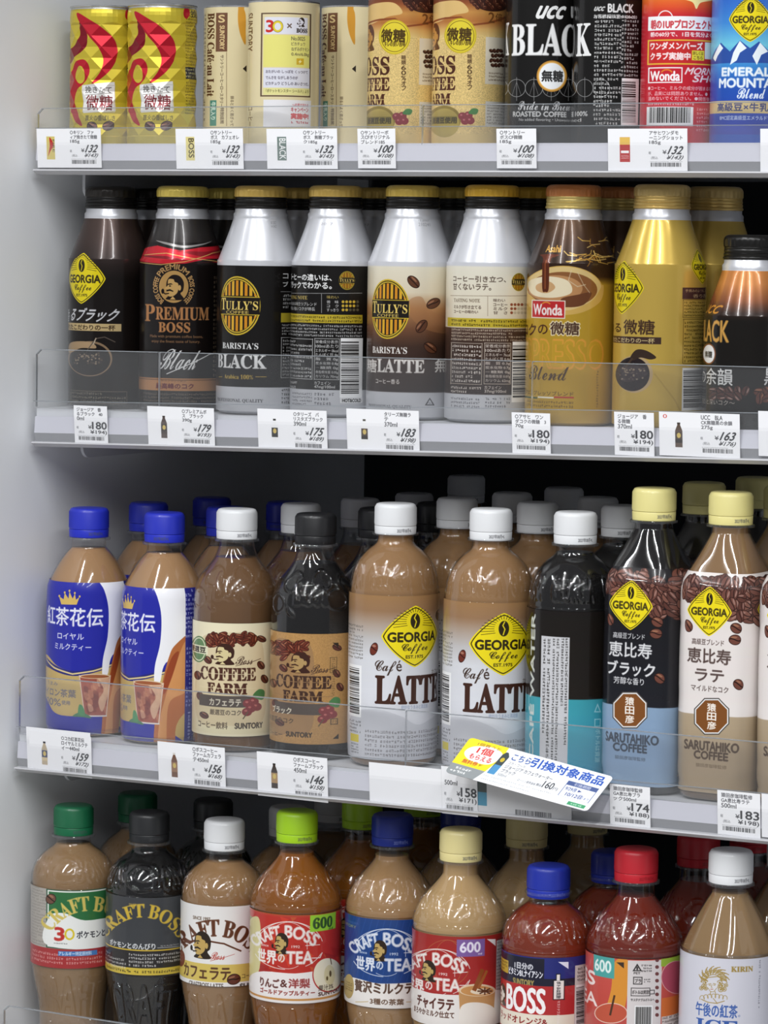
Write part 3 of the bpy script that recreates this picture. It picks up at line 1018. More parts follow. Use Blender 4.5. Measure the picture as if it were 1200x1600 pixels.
def facet_body(mat, parent):
    """diamond-cut can wall: folded triangles between two plain collars"""
    n, R, zA, zB, rows = 10, 25.9, 8.0, 90.0, 10
    seg, A = n * 4, R_(ARC)
    V, F, UV = [], [], []

    def add(p, z, r=R):
        V.append((r * math.sin(p) / 1000, -r * math.cos(p) / 1000, z / 1000)); PZ.append((p, z)); return len(V) - 1
    PZ = []
    dp = 2 * math.pi / n
    lat = [[add(-math.pi + (i + .5 * (j % 2)) * dp, zA + (zB - zA) * j / rows) for i in range(n)] for j in range(rows + 1)]
    for j in range(rows):
        for i in range(n):
            a, b = lat[j][i], lat[j][(i + 1) % n]
            c, d = lat[j + 1][i], lat[j + 1][(i + 1) % n]
            if j % 2 == 0: F += [(a, b, c), (b, d, c)]
            else: F += [(a, b, d), (a, d, c)]
    for jj, zc, prof, up in ((0, 7.4, COLP[:5], False), (rows, 92.0, [(25.9, 92.0)] + COLP[5:], True)):
        ringv = [add(-math.pi + 2 * math.pi * k / seg, zc) for k in range(seg)]
        o2 = 2 if jj % 2 else 0
        for i in range(n):
            s0 = i * 4 + o2
            a, b = lat[jj][i], lat[jj][(i + 1) % n]
            tri = [(a, b, ringv[(s0 + 2) % seg])]
            tri += [(a, ringv[(s0 + k + 1) % seg], ringv[(s0 + k) % seg]) for k in (0, 1)]
            tri += [(b, ringv[(s0 + k + 1) % seg], ringv[(s0 + k) % seg]) for k in (2, 3)]
            F += tri if up else [t[::-1] for t in tri]
        last = ringv
        for r, z in (prof[::-1] if not up else prof):
            cur = [add(-math.pi + 2 * math.pi * k / seg, z, r) for k in range(seg)]
            for k in range(seg):
                q = (last[k], last[(k + 1) % seg], cur[(k + 1) % seg], cur[k])
                F.append(q if up else q[::-1])
            last = cur
    for f in F:
        ps = [PZ[i][0] for i in f]
        m = ps[0]
        for i in f:
            p, z = PZ[i]
            while p - m > math.pi: p -= 2 * math.pi
            while m - p > math.pi: p += 2 * math.pi
            UV.append(((p + A) / (2 * A), z / 101.5))
    o = mesh_obj('body', V, F, mat, parent, None, UV)
    bm = bmesh.new(); bm.from_mesh(o.data)
    bmesh.ops.recalc_face_normals(bm, faces=bm.faces)
    bm.to_mesh(o.data); bm.free()
    return o


def short_can(label, pos, rot, mat, group=None, facet=False):
    root = empty('coffee_can', pos, rot)
    tag(root, label, 'can', group)
    if facet: facet_body(mat, root)
    else: lathe('body', spline(COLP, 3), mat, root, 64, 40, zr=(0, 101.5), cap1=False)
    lathe('rim', RIMP, RIM, root, 64, 40, cap0=False)
    return root


def emboss_art(name, h, items, R=32.0, fn=None):
    """relief map for a bottle wall: lettering items (text, phi0, z0, phi1, z1)"""
    A = Art(R_(ARC) * 2 * R * 2.6, h * 2.6, '#000000')
    X = lambda p: (R_(p) + R_(ARC)) / (2 * R_(ARC)) * A.w
    Z = lambda z: (h - z) / h * A.h
    for t, p0, z0, p1, z1 in items:
        A.text(t, X(p0), Z(z1), X(p1), Z(z0), '#ffffff', bold=1.4)
    if fn: fn(A, X, Z)
    A.blur(3)
    return A.image(name, True)

# ------------------------------------------------------------------ products
RT = R_(30)          # fronts turned this far towards the aisle's open end


def spot(row, cx, cy, Y, dz=0.0):
    p = on_y(cx, cy, Y)
    return (float(p[0]), Y, SHELF[row][1] + SHELF[row][2] * float(p[0]) + .0004 + .033 * abs(SHELF[row][2]))


FRONT = {}            # key -> (root, loc, short description)


def front(key, root, short):
    FRONT[key] = (root, short)
    return root


# ---- top shelf: short cans -------------------------------------------------
Y1 = 0.034


def can_skin(pos, bg, rot=RT):
    return Skin(pos, rot, 25.9, 0, 101.5, bg, 6.0)


p = spot(1, 163, 100, Y1)
A = can_skin(p, '#c8b53a').view(0, 0, 3)
FR, FD = '#b51a2c', '#7d0f22'
A.bandv(480, 20, 48, '#b5a232')
A.curve([(358, 60), (420, 92), (485, 135), (540, 190), (552, 255), (525, 320), (470, 370), (428, 392), (470, 335), (484, 280), (462, 225), (420, 175), (385, 130)], FR)
A.curve([(372, 105), (405, 160), (400, 220), (345, 270), (318, 310), (318, 250), (350, 205), (372, 160)], FD)
A.curve([(335, 330), (352, 290), (385, 278), (412, 300), (415, 350), (385, 395), (352, 430), (352, 500), (380, 588), (345, 560), (322, 480), (322, 380)], FR)
A.ell(373, 350, 22, 42, '#c8b53a')
A.poly([(382, 400), (538, 384), (543, 522), (389, 530)], '#f0efed')
A.frame_rect(386, 398, 540, 526, 2.5, '#cfcac4')
A.line([(398, 446), (528, 436)], 2, '#6a6058')
A.text('挽きたて', 398, 404, 524, 436, '#4a4440', bold=.3)
A.text('微糖', 402, 446, 528, 516, '#7a2a30', bold=.8)
A.text('直火の香ばしさ', 398, 540, 540, 566, '#5a5024', bold=.6)
A.bean(430, 592, 26, 22, .3, '#5a3a38'); A.bean(508, 590, 30, 22, -.3, '#5a3a38')
A.fine(600, 60, 655, 330, 18, '#4a4318'); A.rect(600, 320, 655, 375, '#23283a'); A.fine(600, 322, 655, 372, 3, '#e0dca0'); A.fine(600, 385, 655, 540, 11, '#4a4318')
A.curve([(592, 50), (610, 40), (618, 70), (602, 95), (588, 80)], FR); A.text('挽', 622, 55, 650, 90, '#3a3418', bold=.8)
gold_m = printed('gold_can_print', A.image('gold_can_art'), .28, .42, .2)
g = 'gold diamond-cut coffee cans with red flame'
c1 = short_can('gold diamond-cut coffee can with red flame, the left one beside the cooler wall', p, RT, gold_m, g, facet=True)
p2 = spot(1, 253, 100, Y1)
c2 = dup(c1, p2, RT); c2['label'] = 'gold diamond-cut coffee can with red flame, the right one beside the cream cans'

CREAM = '#d9cba2'
p = spot(1, 372, 100, Y1 + .036)
A = can_skin(p, CREAM).view(300, 0, 3)
BR = '#5a3a26'
A.curve([(222, 20), (250, 60), (252, 150), (250, 210), (226, 160), (215, 90)], '#c98f2e')
A.fine(45, 65, 66, 590, 2, '#6a5a40', rot=True)
A.text(serif('BOSS Café·au Lait'), 72, 62, 104, 452, BR, bold=1.0, rot=90)
A.rect(112, 60, 166, 242, '#6e4c38'); A.text('SUNTORY', 130, 120, 152, 232, '#d9c08a', bold=1, rot=90); A.text('S', 124, 70, 154, 105, '#d9c08a', bold=1)
A.text('サントリーコーヒーロースタリー', 132, 258, 148, 500, '#5a4a38', rot=90, bold=.5)
A.text('特別焙煎', 132, 505, 150, 580, '#5a4a38', rot=90, bold=.5)
A.line([(162, 245), (162, 590)], 2, BR)
A.rect(84, 470, 114, 590, '#4f8a7c'); A.text('牛乳入り', 88, 478, 110, 560, '#e0f0e4', rot=90, bold=.8)
A.text('振るとよく混ざって', 180, 450, 196, 590, '#5a4a38', rot=90, bold=.4)
A.poly([(238, 322), (256, 306), (256, 338)], '#2a2018')
cr_m = printed('cream_can_print', A.image('cream_can_art'), .3, .1, .3)
short_can('cream coffee can with brown sideways lettering, set back right of the gold cans', p, RT, cr_m)
c5 = short_can('shaded cream can with sideways lettering, standing behind the yellow panel can', spot(1, 556, 100, Y1 + .062), R_(14), cr_m)

p = spot(1, 443, 100, Y1)
A = can_skin(p, CREAM).view(300, 0, 3)
A.text('SUNTORY', 264, 62, 284, 240, BR, bold=.6, rot=90); A.text('コーヒー', 264, 500, 284, 590, BR, bold=.3, rot=90)
A.rect(322, 60, 557, 453, '#5a4636'); A.rect(329, 66, 550, 447, CREAM)
A.rect(340, 80, 542, 160, '#d8d8e2'); A.text('3', 348, 95, 382, 150, '#c22f2c', bold=2); A.ring(402, 124, 24, 26, 9, '#d9c22a'); A.ring(402, 124, 26, 28, 2, '#6a5a20')
A.text('×', 446, 110, 468, 132, '#6a5a50', bold=1); A.text(serif('BOSS'), 490, 134, 540, 154, '#2a2220', bold=.8); A.man(512, 104, 18, 22, '#d8d8e2', '#2a2220')
A.rect(334, 164, 551, 314, '#dfd97a'); A.text('No.0025', 466, 172, 530, 190, '#5a5440', bold=.4); A.text('ピカチュウ', 466, 198, 530, 214, '#5a5440', bold=.3); A.text('ねずみポケモン', 466, 222, 548, 240, '#5a5440', bold=.3); A.text('0.4m/6.0kg', 466, 248, 548, 266, '#5a5440', bold=.4)
A.rect(490, 274, 524, 304, '#c9a52a'); A.poly([(510, 278), (498, 292), (506, 292), (500, 302), (516, 287), (508, 287)], '#f0e8a0')
A.rect(334, 318, 551, 412, '#d6d6e0'); A.rect(334, 412, 551, 445, '#dcd692')
for i, t in enumerate(('おたがいの しっぽを くっつけて', 'でんきを ながしあうのが', 'ピカチュウ どうしの あいさつだ。')):
    A.text(t, 346, 328 + 28 * i, 346 + (196, 150, 200)[i], 343 + 28 * i, '#4a4450', bold=.4)
A.text('『ポケットモンスター シールド』より', 346, 418, 546, 434, '#5a5430', bold=.3)
A.rect(334, 468, 557, 596, '#e0dfe2'); A.text('〜応募で当たる', 470, 486, 545, 500, '#b0303a', bold=.3); A.text('キャンペーン', 464, 504, 545, 526, '#b0303a', bold=.6); A.text('実施中!', 464, 532, 545, 558, '#c22a2c', bold=1.2); A.fine(464, 565, 545, 582, 1, '#b0303a')
short_can('cream coffee can with yellow and white printed panel and red campaign words', p, RT, printed('panel_can_print', A.image('panel_can_art'), .3, .1, .3))

p = spot(1, 617, 100, Y1 + .116)
A = can_skin(p, '#20242e').view(540, 0, 3.333)
A.rect(85, 50, 110, 500, '#d9dade'); A.rect(88, 54, 107, 496, '#17191f'); A.text('コーヒーはボス', 91, 60, 104, 300, '#c9c9cc', rot=90, bold=.6); A.fine(91, 310, 105, 480, 1, '#c9c9cc', rot=True)
A.rect(78, 505, 112, 650, '#b9bcc6'); A.fine(82, 510, 108, 640, 2, '#4a4a50', rot=True)
short_can('dark navy can showing only a strip of white sideways print, behind the burlap cans', p, RT, printed('navy_can_print', A.image('navy_can_art'), .3, .2, .3))

p = spot(1, 631, 100, Y1)
pB = spot(1, 733, 100, Y1)
A = can_skin(pB, '#d9bd7c').view(540, 0, 3.333)
A.speckle(200, -20, 1100, 700, .22, 3, 3)
A.grad(640, [(-20, '#6a3a26'), (10, '#8a4a2a'), (60, '#c08a48'), (110, '#b0703a'), (150, '#d0a562'), (185, '#d9bd7c')])
A.curve([(455, 30), (520, 5), (600, 8), (640, 60), (560, 80), (470, 120), (440, 110)], '#d9b676')
A.line([(448, 120), (520, 95), (600, 90), (660, 130), (740, 120), (830, 90)], 10, '#8a4a28')
A.curve([(640, -10), (760, -10), (840, 10), (830, 50), (760, 60), (690, 40)], '#3a1f18')
for i in range(14): A.bean(660 + 13 * i, 10 + 14 * (i % 3), 14, 10, .4 * (i % 5), '#5a2f22')
A.ell(598, 186, 84, 92, '#c9b22a'); A.ell(598, 186, 78, 86, '#e0cc3a'); A.ring(598, 186, 72, 79, 3, '#6a5418')
A.text('微糖', 530, 145, 655, 212, '#3f2c12', bold=1.6); A.text('キレの良い苦味', 545, 208, 655, 236, '#4a3616', bold=.7)
A.man(462, 190, 32, 70, '#c08a48', '#5a3220')
A.text(serif('OSS'), 452, 292, 570, 385, '#4d2a1e', bold=2); A.text(serif('FFEE'), 452, 402, 570, 468, '#4d2a1e', bold=1.6); A.text(serif('ARM'), 452, 488, 545, 542, '#4d2a1e', bold=1.6)
for yy in (338, 434, 514): A.rect(440, yy, 575, yy + 4, '#d9bd7c', .8)
A.vtext('糖類60%オフ', 634, 280, 658, 470, '#4a3420', bold=.6)
A.ell(515, 625, 85, 75, '#8a7428'); A.ell(515, 640, 78, 75, '#b09a48'); A.rect(440, 605, 580, 645, '#8a7a2c'); A.text('厳選豆使用', 455, 610, 578, 642, '#3a3010', bold=.9)
for x, y in ((608, 605), (640, 600), (622, 630), (650, 628)): A.ell(x, y, 22, 20, '#8a2a34'); A.ell(x - 6, y - 6, 6, 5, '#c06a70')
A.curve([(640, 590), (660, 565), (690, 570), (680, 595)], '#3f7a3a')
A.rect(728, 195, 840, 440, '#d9d0bc'); A.fine(745, 375, 835, 425, 3, '#5a4630')
for i in range(16): A.bean(758 + 17 * (i % 4) + 8 * (i // 4 % 2), 265 + 25 * (i // 4), 12, 9, .6 + .7 * (i % 3), '#4a2c22')
A.rect(728, 530, 840, 660, '#cfcbc2'); A.fine(735, 540, 835, 650, 7, '#6a6258'); A.text('2', 745, 65, 775, 118, '#6a4020', bold=1.2); A.text('倍', 780, 70, 815, 112, '#6a4020', bold=.6)
farm_m = printed('burlap_can_print', A.image('burlap_can_art'), .3, .25, .3)
g = 'burlap-look coffee cans with yellow round badge'
cF = short_can('burlap-look coffee can with yellow round badge, the left of the pair', p, RT, farm_m, g)
dup(cF, pB, RT)['label'] = 'burlap-look coffee can with yellow round badge, the right one beside the black can'

p = spot(1, 848, 100, Y1)
K = '#141312'
A = can_skin(p, K).view(780, 0, 2.857)
A.text('ucc', 160, 28, 300, 82, '#e6e6e6', bold=3, shear=.2)
A.text(serif('K'), 0, 106, 44, 248, '#e9e9e9', bold=2); A.text(serif('BLAC'), 58, 106, 338, 248, '#e9e9e9', bold=2.4)
A.text('ucc', 322, 30, 345, 80, '#e6e6e6', bold=2)
for i in range(-3, 6):
    x = 78 + 77 * i
    A.ring(x, 393, 40, 40, 2.5, '#8a8a8a'); A.line([(x, 345), (x, 450)], 2, '#8a8a8a'); A.line([(x - 20, 425), (x, 365), (x + 20, 425)], 1.5, '#777')
A.ell(235, 340, 68, 70, '#c08a3a'); A.ell(235, 340, 62, 64, '#e0b060'); A.ell(235, 340, 57, 59, '#eef0f2'); A.text('無糖', 190, 315, 284, 364, '#222222', bold=1.6)
A.text(script('Pride in Brew'), 85, 452, 318, 492, '#d0d0d2', bold=.5); A.text('ROASTED COFFEE', 62, 498, 300, 520, '#dcdcdc', bold=1.4); A.text('No added flavoring・Unsweetened', 88, 528, 330, 544, '#cfcfcf', bold=.5)
blk_m = printed('black_can_print', A.image('black_can_art'), .25, .1, .4)
short_can('black coffee can with big white letters and round white badge', p, RT, blk_m)
p = spot(1, 953, 100, Y1)
A = can_skin(p, K).view(780, 0, 2.857)
A.text(serif('K'), 346, 106, 410, 248, '#e9e9e9', bold=2); A.text('ucc', 422, 30, 474, 48, '#e6e6e6', bold=1.2, shear=.2); A.text('BLACK', 486, 18, 600, 55, '#e6e6e6', bold=1.6)
for i in range(0, 3):
    x = 308 + 74 * i
    A.ring(x, 393, 38, 40, 2.5, '#8a8a8a'); A.line([(x, 345), (x, 450)], 2, '#8a8a8a')
A.ell(308, 340, 22, 66, '#8a8c90'); A.text('FEE 100%', 318, 498, 394, 518, '#dcdcdc', bold=1.2); A.text('ened', 320, 528, 366, 544, '#cfcfcf')
A.fine(422, 66, 545, 560, 25, '#d6d6d6'); A.fine(545, 66, 622, 345, 15, '#d6d6d6'); A.text('お客様相談室 0120-050', 422, 64, 615, 82, '#e0e0e0', bold=.6)
A.barcode(545, 350, 622, 560, vert=True)
short_can('black coffee can with fine white print and barcode, between black and red cans', p, RT, printed('black_can_side_print', A.image('black_can_side_art'), .25, .1, .4))

p = spot(1, 1061, 100, Y1)
RD = '#bf2130'
A = can_skin(p, RD).view(780, 0, 2.857)
A.grad(800, [(-10, '#e0702a'), (30, '#d8502a'), (75, RD)]); A.curve([(790, -10), (860, 8), (880, 40), (900, 12), (960, 0), (960, -20), (790, -20)], '#f6e6a0')
A.rect(665, 72, 960, 135, '#eeeef0'); A.text('朝の1UPプロジェクト', 678, 88, 945, 128, '#c02a34', bold=1.4); A.ring(742, 80, 34, 34, 5, '#eeeef0', 180, 360)
A.rect(668, 138, 960, 166, '#c22a3a'); A.text('朝の60分で、1日を気分よく', 676, 142, 948, 163, '#f2e4e4', bold=.9)
A.rect(662, 176, 962, 288, '#e0b43a'); A.rect(668, 182, 958, 282, '#c22a2a'); A.text('ワンダメンバーズ', 676, 188, 908, 220, '#f6eeee', bold=1.6); A.text('クラブ実施中', 676, 234, 853, 266, '#f6eeee', bold=1.6)
A.rect(860, 226, 915, 270, '#e0cf3a'); A.text('詳しくは', 864, 230, 911, 246, '#5a3a10', bold=.4); A.text('こちら', 868, 250, 908, 266, '#5a3a10', bold=.4); A.rect(918, 190, 950, 265, '#d9d9d9')
A.rect(665, 300, 818, 370, '#eee'); A.rect(670, 305, 813, 365, RD); A.text('Wonda', 676, 318, 806, 360, '#f4f4f4', bold=1.8); A.ring(748, 330, 28, 22, 6, '#e08a2a', 200, 340)
A.text('MORNING', 828, 304, 990, 334, '#f0e4e4', bold=1.3, shear=.06); A.text('SHOT', 862, 338, 975, 368, '#f0e4e4', bold=1.3, shear=.06)
A.text('●コーヒー、ミルクの成分が固まる場合', 665, 384, 955, 402, '#eacdd0', bold=.4); A.text('が、品質には問題ありません。●', 665, 408, 930, 426, '#eacdd0', bold=.4); A.text('温めないでください。●開缶後は', 665, 430, 950, 448, '#eacdd0', bold=.4)
A.fine(665, 454, 870, 472, 1, '#eacdd0'); A.barcode(658, 476, 866, 562); A.fine(880, 480, 950, 590, 6, '#e0a8ac')
short_can('red coffee can with white panels and barcode', p, RT, printed('red_can_print', A.image('red_can_art'), .28, .1, .4))

p = spot(1, 1171, 100, Y1)
A = can_skin(p, '#1f4fae').view(780, 0, 2.857)
A.grad(1120, [(-20, '#2f63c0'), (100, '#3f86d0'), (200, '#6fc4dc'), (290, '#3a86cc'), (380, '#2453ae'), (600, '#2a3ba0')])
for m_, c_ in (([(930, 290), (990, 190), (1030, 230), (1075, 180), (1120, 215), (1160, 185), (1210, 235), (1290, 200), (1330, 290)], '#2b4f9e'),):
    A.poly(m_, c_)
for q in ([(985, 195), (1000, 215), (975, 250), (965, 275), (955, 260)], [(1074, 182), (1105, 215), (1075, 235), (1060, 270), (1030, 290), (1045, 235)], [(1165, 190), (1200, 230), (1170, 245), (1150, 290), (1130, 250)], [(1285, 205), (1300, 240), (1270, 280)]): A.poly(q, '#e6eef4')
A.diamond(1122, 85, 96, 102)
A.text('EMERALD', 995, 302, 1246, 338, '#f0f4f6', bold=2.2); A.text('MOUNTAIN', 983, 350, 1258, 390, '#f0f4f6', bold=2.2); A.text(script('Blend'), 1062, 394, 1188, 440, '#e6ecf4', bold=.8)
A.bandv(1120, 450, 505, '#c9b380'); A.text('高級豆×牛乳100%', 975, 460, 1268, 496, '#3a3f70', bold=1); A.text('BMC認定高級豆エメラルドマウンテン', 985, 516, 1262, 536, '#d0d8ea', bold=.5)
short_can('blue coffee can with snowy mountains and yellow diamond emblem', p, RT, printed('blue_can_print', A.image('blue_can_art'), .28, .1, .4))

# ---- second shelf: aluminium bottle cans ------------------------------------
Y2 = 0.0395


def bc_skin(pos, bg):
    return Skin(pos, RT, 31.6, 0, 142, bg, 5.5)


def cupmark(A, cx, cy, rx, ry, rim, inner):
    A.ell(cx, cy, rx, ry, rim); A.ell(cx - 2, cy + 4, rx * .93, ry * .9, inner)


pA = spot(2, 174, 300, Y2)
A = bc_skin(pA, '#16110f').view(0, 280, 3.333)
A.grad(560, [(120, '#4a3a34'), (330, '#3d302c'), (440, '#2a211f'), (520, '#16110f')])
A.diamond(455, 517, 95, 133)
A.text('香', 318, 676, 362, 740, '#d9dade', bold=1, shear=.1); A.text('るブラック', 366, 672, 632, 742, '#d9dade', bold=1.4, shear=.12)
A.rect(352, 752, 632, 791, '#c0a878'); A.text('優れたこだわりの一杯', 330, 758, 600, 786, '#3a2a1a', bold=.8)
A.ell(470, 935, 115, 92, '#8a7258'); A.ell(468, 938, 107, 84, '#1c1614'); A.curve([(370, 850), (470, 848), (500, 880), (420, 880), (362, 905)], '#a88c6a')
A.line([(455, 890), (500, 830), (545, 822), (600, 848)], 5, '#5a5048'); A.line([(485, 862), (500, 828)], 6, '#b0a08a')
for i in range(70): A.ell(380 + rnd.random() * 160, 905 + rnd.random() * 60, 5, 4, rnd.choice(('#8a7862', '#5a4a3c', '#2a201a')))
A.frame_rect(368, 1104, 662, 1170, 3, '#6a6252'); A.fine(374, 1108, 656, 1168, 3, '#8a8270')
geoB = printed('dark_brown_can_print', A.image('dark_brown_can_art'), .28, .4, .3)
front('A', bottle_can('dark brown bottle can with yellow diamond emblem, leftmost on the second shelf', pA, RT, geoB, '#2a2622', '#191716'), 'dark brown bottle can')

pB = spot(2, 286, 300, Y2)
A = bc_skin(pB, '#15100f').view(0, 280, 3.333)
A.grad(940, [(150, '#33302f'), (285, '#33302f'), (330, '#2a2625')])
A.curve([(780, 318), (850, 340), (960, 358), (1080, 342), (1140, 322), (1080, 335), (960, 346), (860, 330)], '#8d8a88')
A.poly([(720, 362), (800, 345), (940, 372), (1060, 355), (1190, 345), (1200, 440), (1100, 432), (960, 440), (840, 440), (720, 425)], '#c0202e')
A.poly([(720, 395), (860, 400), (1000, 425), (900, 420), (760, 405)], '#7a141e'); A.poly([(900, 372), (1080, 378), (1200, 360), (1200, 385), (1060, 405)], '#8a1822'); A.poly([(960, 440), (1080, 415), (1200, 412), (1200, 425), (1090, 432)], '#1a1010')
for q in ([(725, 430), (840, 445), (960, 430), (1120, 385), (1200, 372)], [(740, 395), (860, 385), (1000, 412), (1190, 440)]): A.line(q, 4, '#c9a05a')
A.ell(905, 560, 77, 84, '#b08a52'); A.man(905, 562, 60, 66, '#c09a5e', '#1a1210')
A.arc('BOSS COFFEE', 905, 560, 84, 24, -142, -62, '#b9905a', .9, 1.08); A.arc('PREMIUM', 905, 560, 84, 26, -55, 50, '#b9905a', 1.1, 1.08); A.arc('BOSS COFFEE', 905, 560, 84, 24, 60, 142, '#b9905a', .9, 1.08)
A.text(serif('P'), 756, 652, 806, 738, '#b07a4c', bold=1.2); A.text(serif('REMIUM'), 812, 668, 1088, 734, '#b07a4c', bold=1.2); A.text(serif('BOSS'), 826, 746, 990, 798, '#b07a4c', bold=1.2)
A.text('Made with premium coffee beans,', 782, 812, 1056, 830, '#8a6646', bold=.5); A.text('enjoy the finest taste of luxury.', 790, 838, 1042, 856, '#8a6646', bold=.5)
A.text(script('Black'), 822, 885, 1050, 992, '#dcdcdc', bold=.6, shear=.2); A.line([(868, 1014), (960, 975), (1090, 912), (1130, 905)], 5, '#dcdcdc')
A.bandv(940, 1038, 1104, '#a8764a'); A.bandv(940, 1044, 1048, '#5a3a22'); A.text('最高峰のコク', 812, 1064, 1008, 1092, '#5a1a20', bold=1); A.text('ボスブラック史上', 840, 1044, 970, 1056, '#4a2a18')
A.fine(745, 1112, 1145, 1166, 3, '#7a6a58'); A.fine(1110, 500, 1180, 1030, 22, '#8a7a66')
premB = printed('red_ribbon_can_print', A.image('red_ribbon_can_art'), .28, .35, .3)
front('B', bottle_can('black bottle can with red ribbon shoulder and copper lettering under a gold cap', pB, RT, premB, '#ead064', '#1b1917'), 'red-ribbon bottle can')

SW = '#c4c5ca'
pC = spot(2, 408, 300, Y2)
A = bc_skin(pC, '#141211').view(320, 280, 3.158)
A.bandv(260, 100, 428, SW); A.bandv(260, 1028, 1250, '#b4b5ba')
A.oval(177, 625, 98, 146)
A.text(serif('BARISTA’S'), 88, 808, 264, 838, '#dcdcdc', bold=.5); A.text(serif('BLACK'), 66, 866, 304, 934, '#dedede', bold=1.4)
A.text(serif('Arabica 100%'), 96, 964, 238, 986, '#b89a3c', bold=.3); A.line([(70, 975), (86, 975)], 3, '#b89a3c'); A.line([(250, 975), (304, 975)], 3, '#b89a3c')
A.text(serif('PROFESSIONAL QUALITY'), 62, 1084, 288, 1104, '#4a4a4e', bold=.3)
A.text('コ', 386, 466, 412, 490, '#d0d0d0', bold=.8); A.text('ブ', 386, 506, 412, 530, '#d0d0d0', bold=.8); A.line([(375, 555), (470, 555)], 2, '#aaa')
A.fine(385, 565, 450, 640, 4, '#c0c0c0'); A.rect(376, 660, 480, 706, '#a8962c'); A.fine(380, 712, 450, 770, 4, '#d0d0d0'); A.frame_rect(376, 780, 470, 980, 2.5, '#bbb'); A.fine(384, 788, 450, 972, 11, '#d0d0d0'); A.fine(378, 1030, 450, 1110, 4, '#333')
A.text('00 2027', 350, 208, 392, 222, '#8a8a90'); A.text('14 0427', 350, 226, 392, 240, '#8a8a90')
tulB = printed('striped_oval_black_can_print', A.image('striped_oval_black_can_art'), .3, .25, .3)
front('C', bottle_can('black and silver bottle can with striped gold oval emblem', pC, RT, tulB, '#e2bd62', '#1d1b19'), 'striped-oval black bottle can')

pD = spot(2, 525, 300, Y2)
A = bc_skin(pD, '#141211').view(320, 280, 3.158)
A.bandv(620, 100, 428, SW); A.bandv(620, 1040, 1250, '#b4b5ba')
A.text('コーヒーの違いは、', 420, 468, 626, 500, '#e0e0e0', bold=1); A.text('ブラックでわかる。', 420, 506, 626, 540, '#e0e0e0', bold=1)
A.oval(701, 500, 39, 46); A.line([(400, 562), (776, 562)], 2.5, '#9a9a9a'); A.line([(576, 566), (576, 660)], 2.5, '#9a9a9a')
A.text(serif('TASTING NOTE'), 400, 574, 506, 592, '#c0a85a', bold=.2); A.text('深みのある味立つブレンド', 400, 606, 552, 624, '#d0d0d0', bold=.4); A.text('香り高い強いコクが特長', 400, 630, 544, 648, '#d0d0d0', bold=.4)
A.text('味わい', 602, 574, 660, 590, '#c0a85a', bold=.4)
for i, (t, n) in enumerate((('苦　味', 4), ('コ　ク', 4), ('すっきり', 2))):
    A.text(t, 602, 598 + 20 * i, 660, 613 + 20 * i, '#d8d8d8', bold=.4)
    for k in range(5): A.ell(682 + 18 * k, 605 + 20 * i, 7, 7, '#c9a83a' if k < n else '#55503c')
A.rect(400, 668, 778, 710, '#b7a22e'); A.fine(404, 672, 774, 708, 2, '#2a2408'); A.fine(404, 716, 776, 780, 4, '#d4d4d4')
A.frame_rect(400, 786, 532, 985, 2.5, '#c0c0c0'); A.fine(408, 792, 528, 980, 10, '#d8d8d8'); A.frame_rect(540, 786, 664, 990, 2.5, '#c0c0c0')
for i, t in enumerate(('栄養成分表示', '100mlあたり', 'エネルギー 0kcal', 'たんぱく質 0g', '脂　質 0g', '炭水化物 0.8g', '－糖類 0g', '食塩相当量 0.05g', 'カリウム 70mg')):
    A.text(t, 546, 794 + 21.5 * i, 658, 811 + 21.5 * i, '#dcdcdc', bold=.3)
A.text('カフェイン', 540, 998, 620, 1014, '#dcdcdc', bold=.4); A.text('47mg/100ml', 540, 1018, 642, 1036, '#dcdcdc', bold=.4); A.fine(408, 994, 528, 1038, 2, '#dcdcdc')
A.barcode(668, 784, 778, 1078, vert=True); A.rect(668, 1078, 778, 1104, '#d8d8da'); A.text('HOT&COLD', 678, 1084, 770, 1100, '#222', bold=.8); A.fine(430, 1050, 530, 1118, 4, '#55555a'); A.fine(540, 1050, 640, 1118, 3, '#55555a')
A.text('2027', 536, 214, 626, 226, '#8a8a90')
front('D', bottle_can('black and silver bottle can showing its back of white fine print and barcode', pD, RT, printed('black_can_back_print', A.image('black_can_back_art'), .3, .25, .3), '#e2bd62', '#1d1b19'), 'barcoded black bottle can')

pE = spot(2, 645.5, 300, Y2)
A = bc_skin(pE, '#33241f').view(560, 280, 3.158)
A.grad(250, [(40, SW), (428, SW), (434, '#d9d2be'), (560, '#d2c6ae'), (640, '#a87a50'), (740, '#6a4630'), (830, '#3c2a22'), (1050, '#2f2421'), (1055, '#b4b5ba'), (1300, '#b4b5ba')])
A.curve([(250, 600), (310, 580), (350, 640), (440, 700), (440, 760), (330, 740), (260, 680)], '#9a6a44', .5)
A.oval(160, 641, 93, 148)
for x, y, a in ((272, 507, .8), (370, 613, -.5), (312, 726, -.9), (355, 832, .6)): A.bean(x, y, 37, 24, a, '#5a3624')
A.text(serif('BARISTA’S'), 70, 828, 240, 860, '#dcd8d4', bold=.5); A.text(serif('LATTE'), 94, 890, 325, 954, '#dcd8d4', bold=1.3); A.text('糖', 44, 888, 90, 952, '#dcd8d4', bold=1.2); A.text('無', 378, 888, 440, 952, '#dcd8d4', bold=1.2)
A.text('コーヒー香る', 86, 986, 202, 1010, '#dcd8d4', bold=.4); A.text(serif('PROFESSIONAL QUALITY'), 50, 1114, 262, 1132, '#55555a', bold=.2)
A.poly([(352, 1078), (376, 1116), (328, 1116)], '#3a3a3c'); A.poly([(352, 1086), (368, 1112), (336, 1112)], '#b4b5ba'); A.text('アルミ', 338, 1100, 366, 1110, '#3a3a3c'); A.text('11 2027', 310, 192, 396, 208, '#8a8a90'); A.text('210241', 310, 216, 396, 232, '#8a8a90')
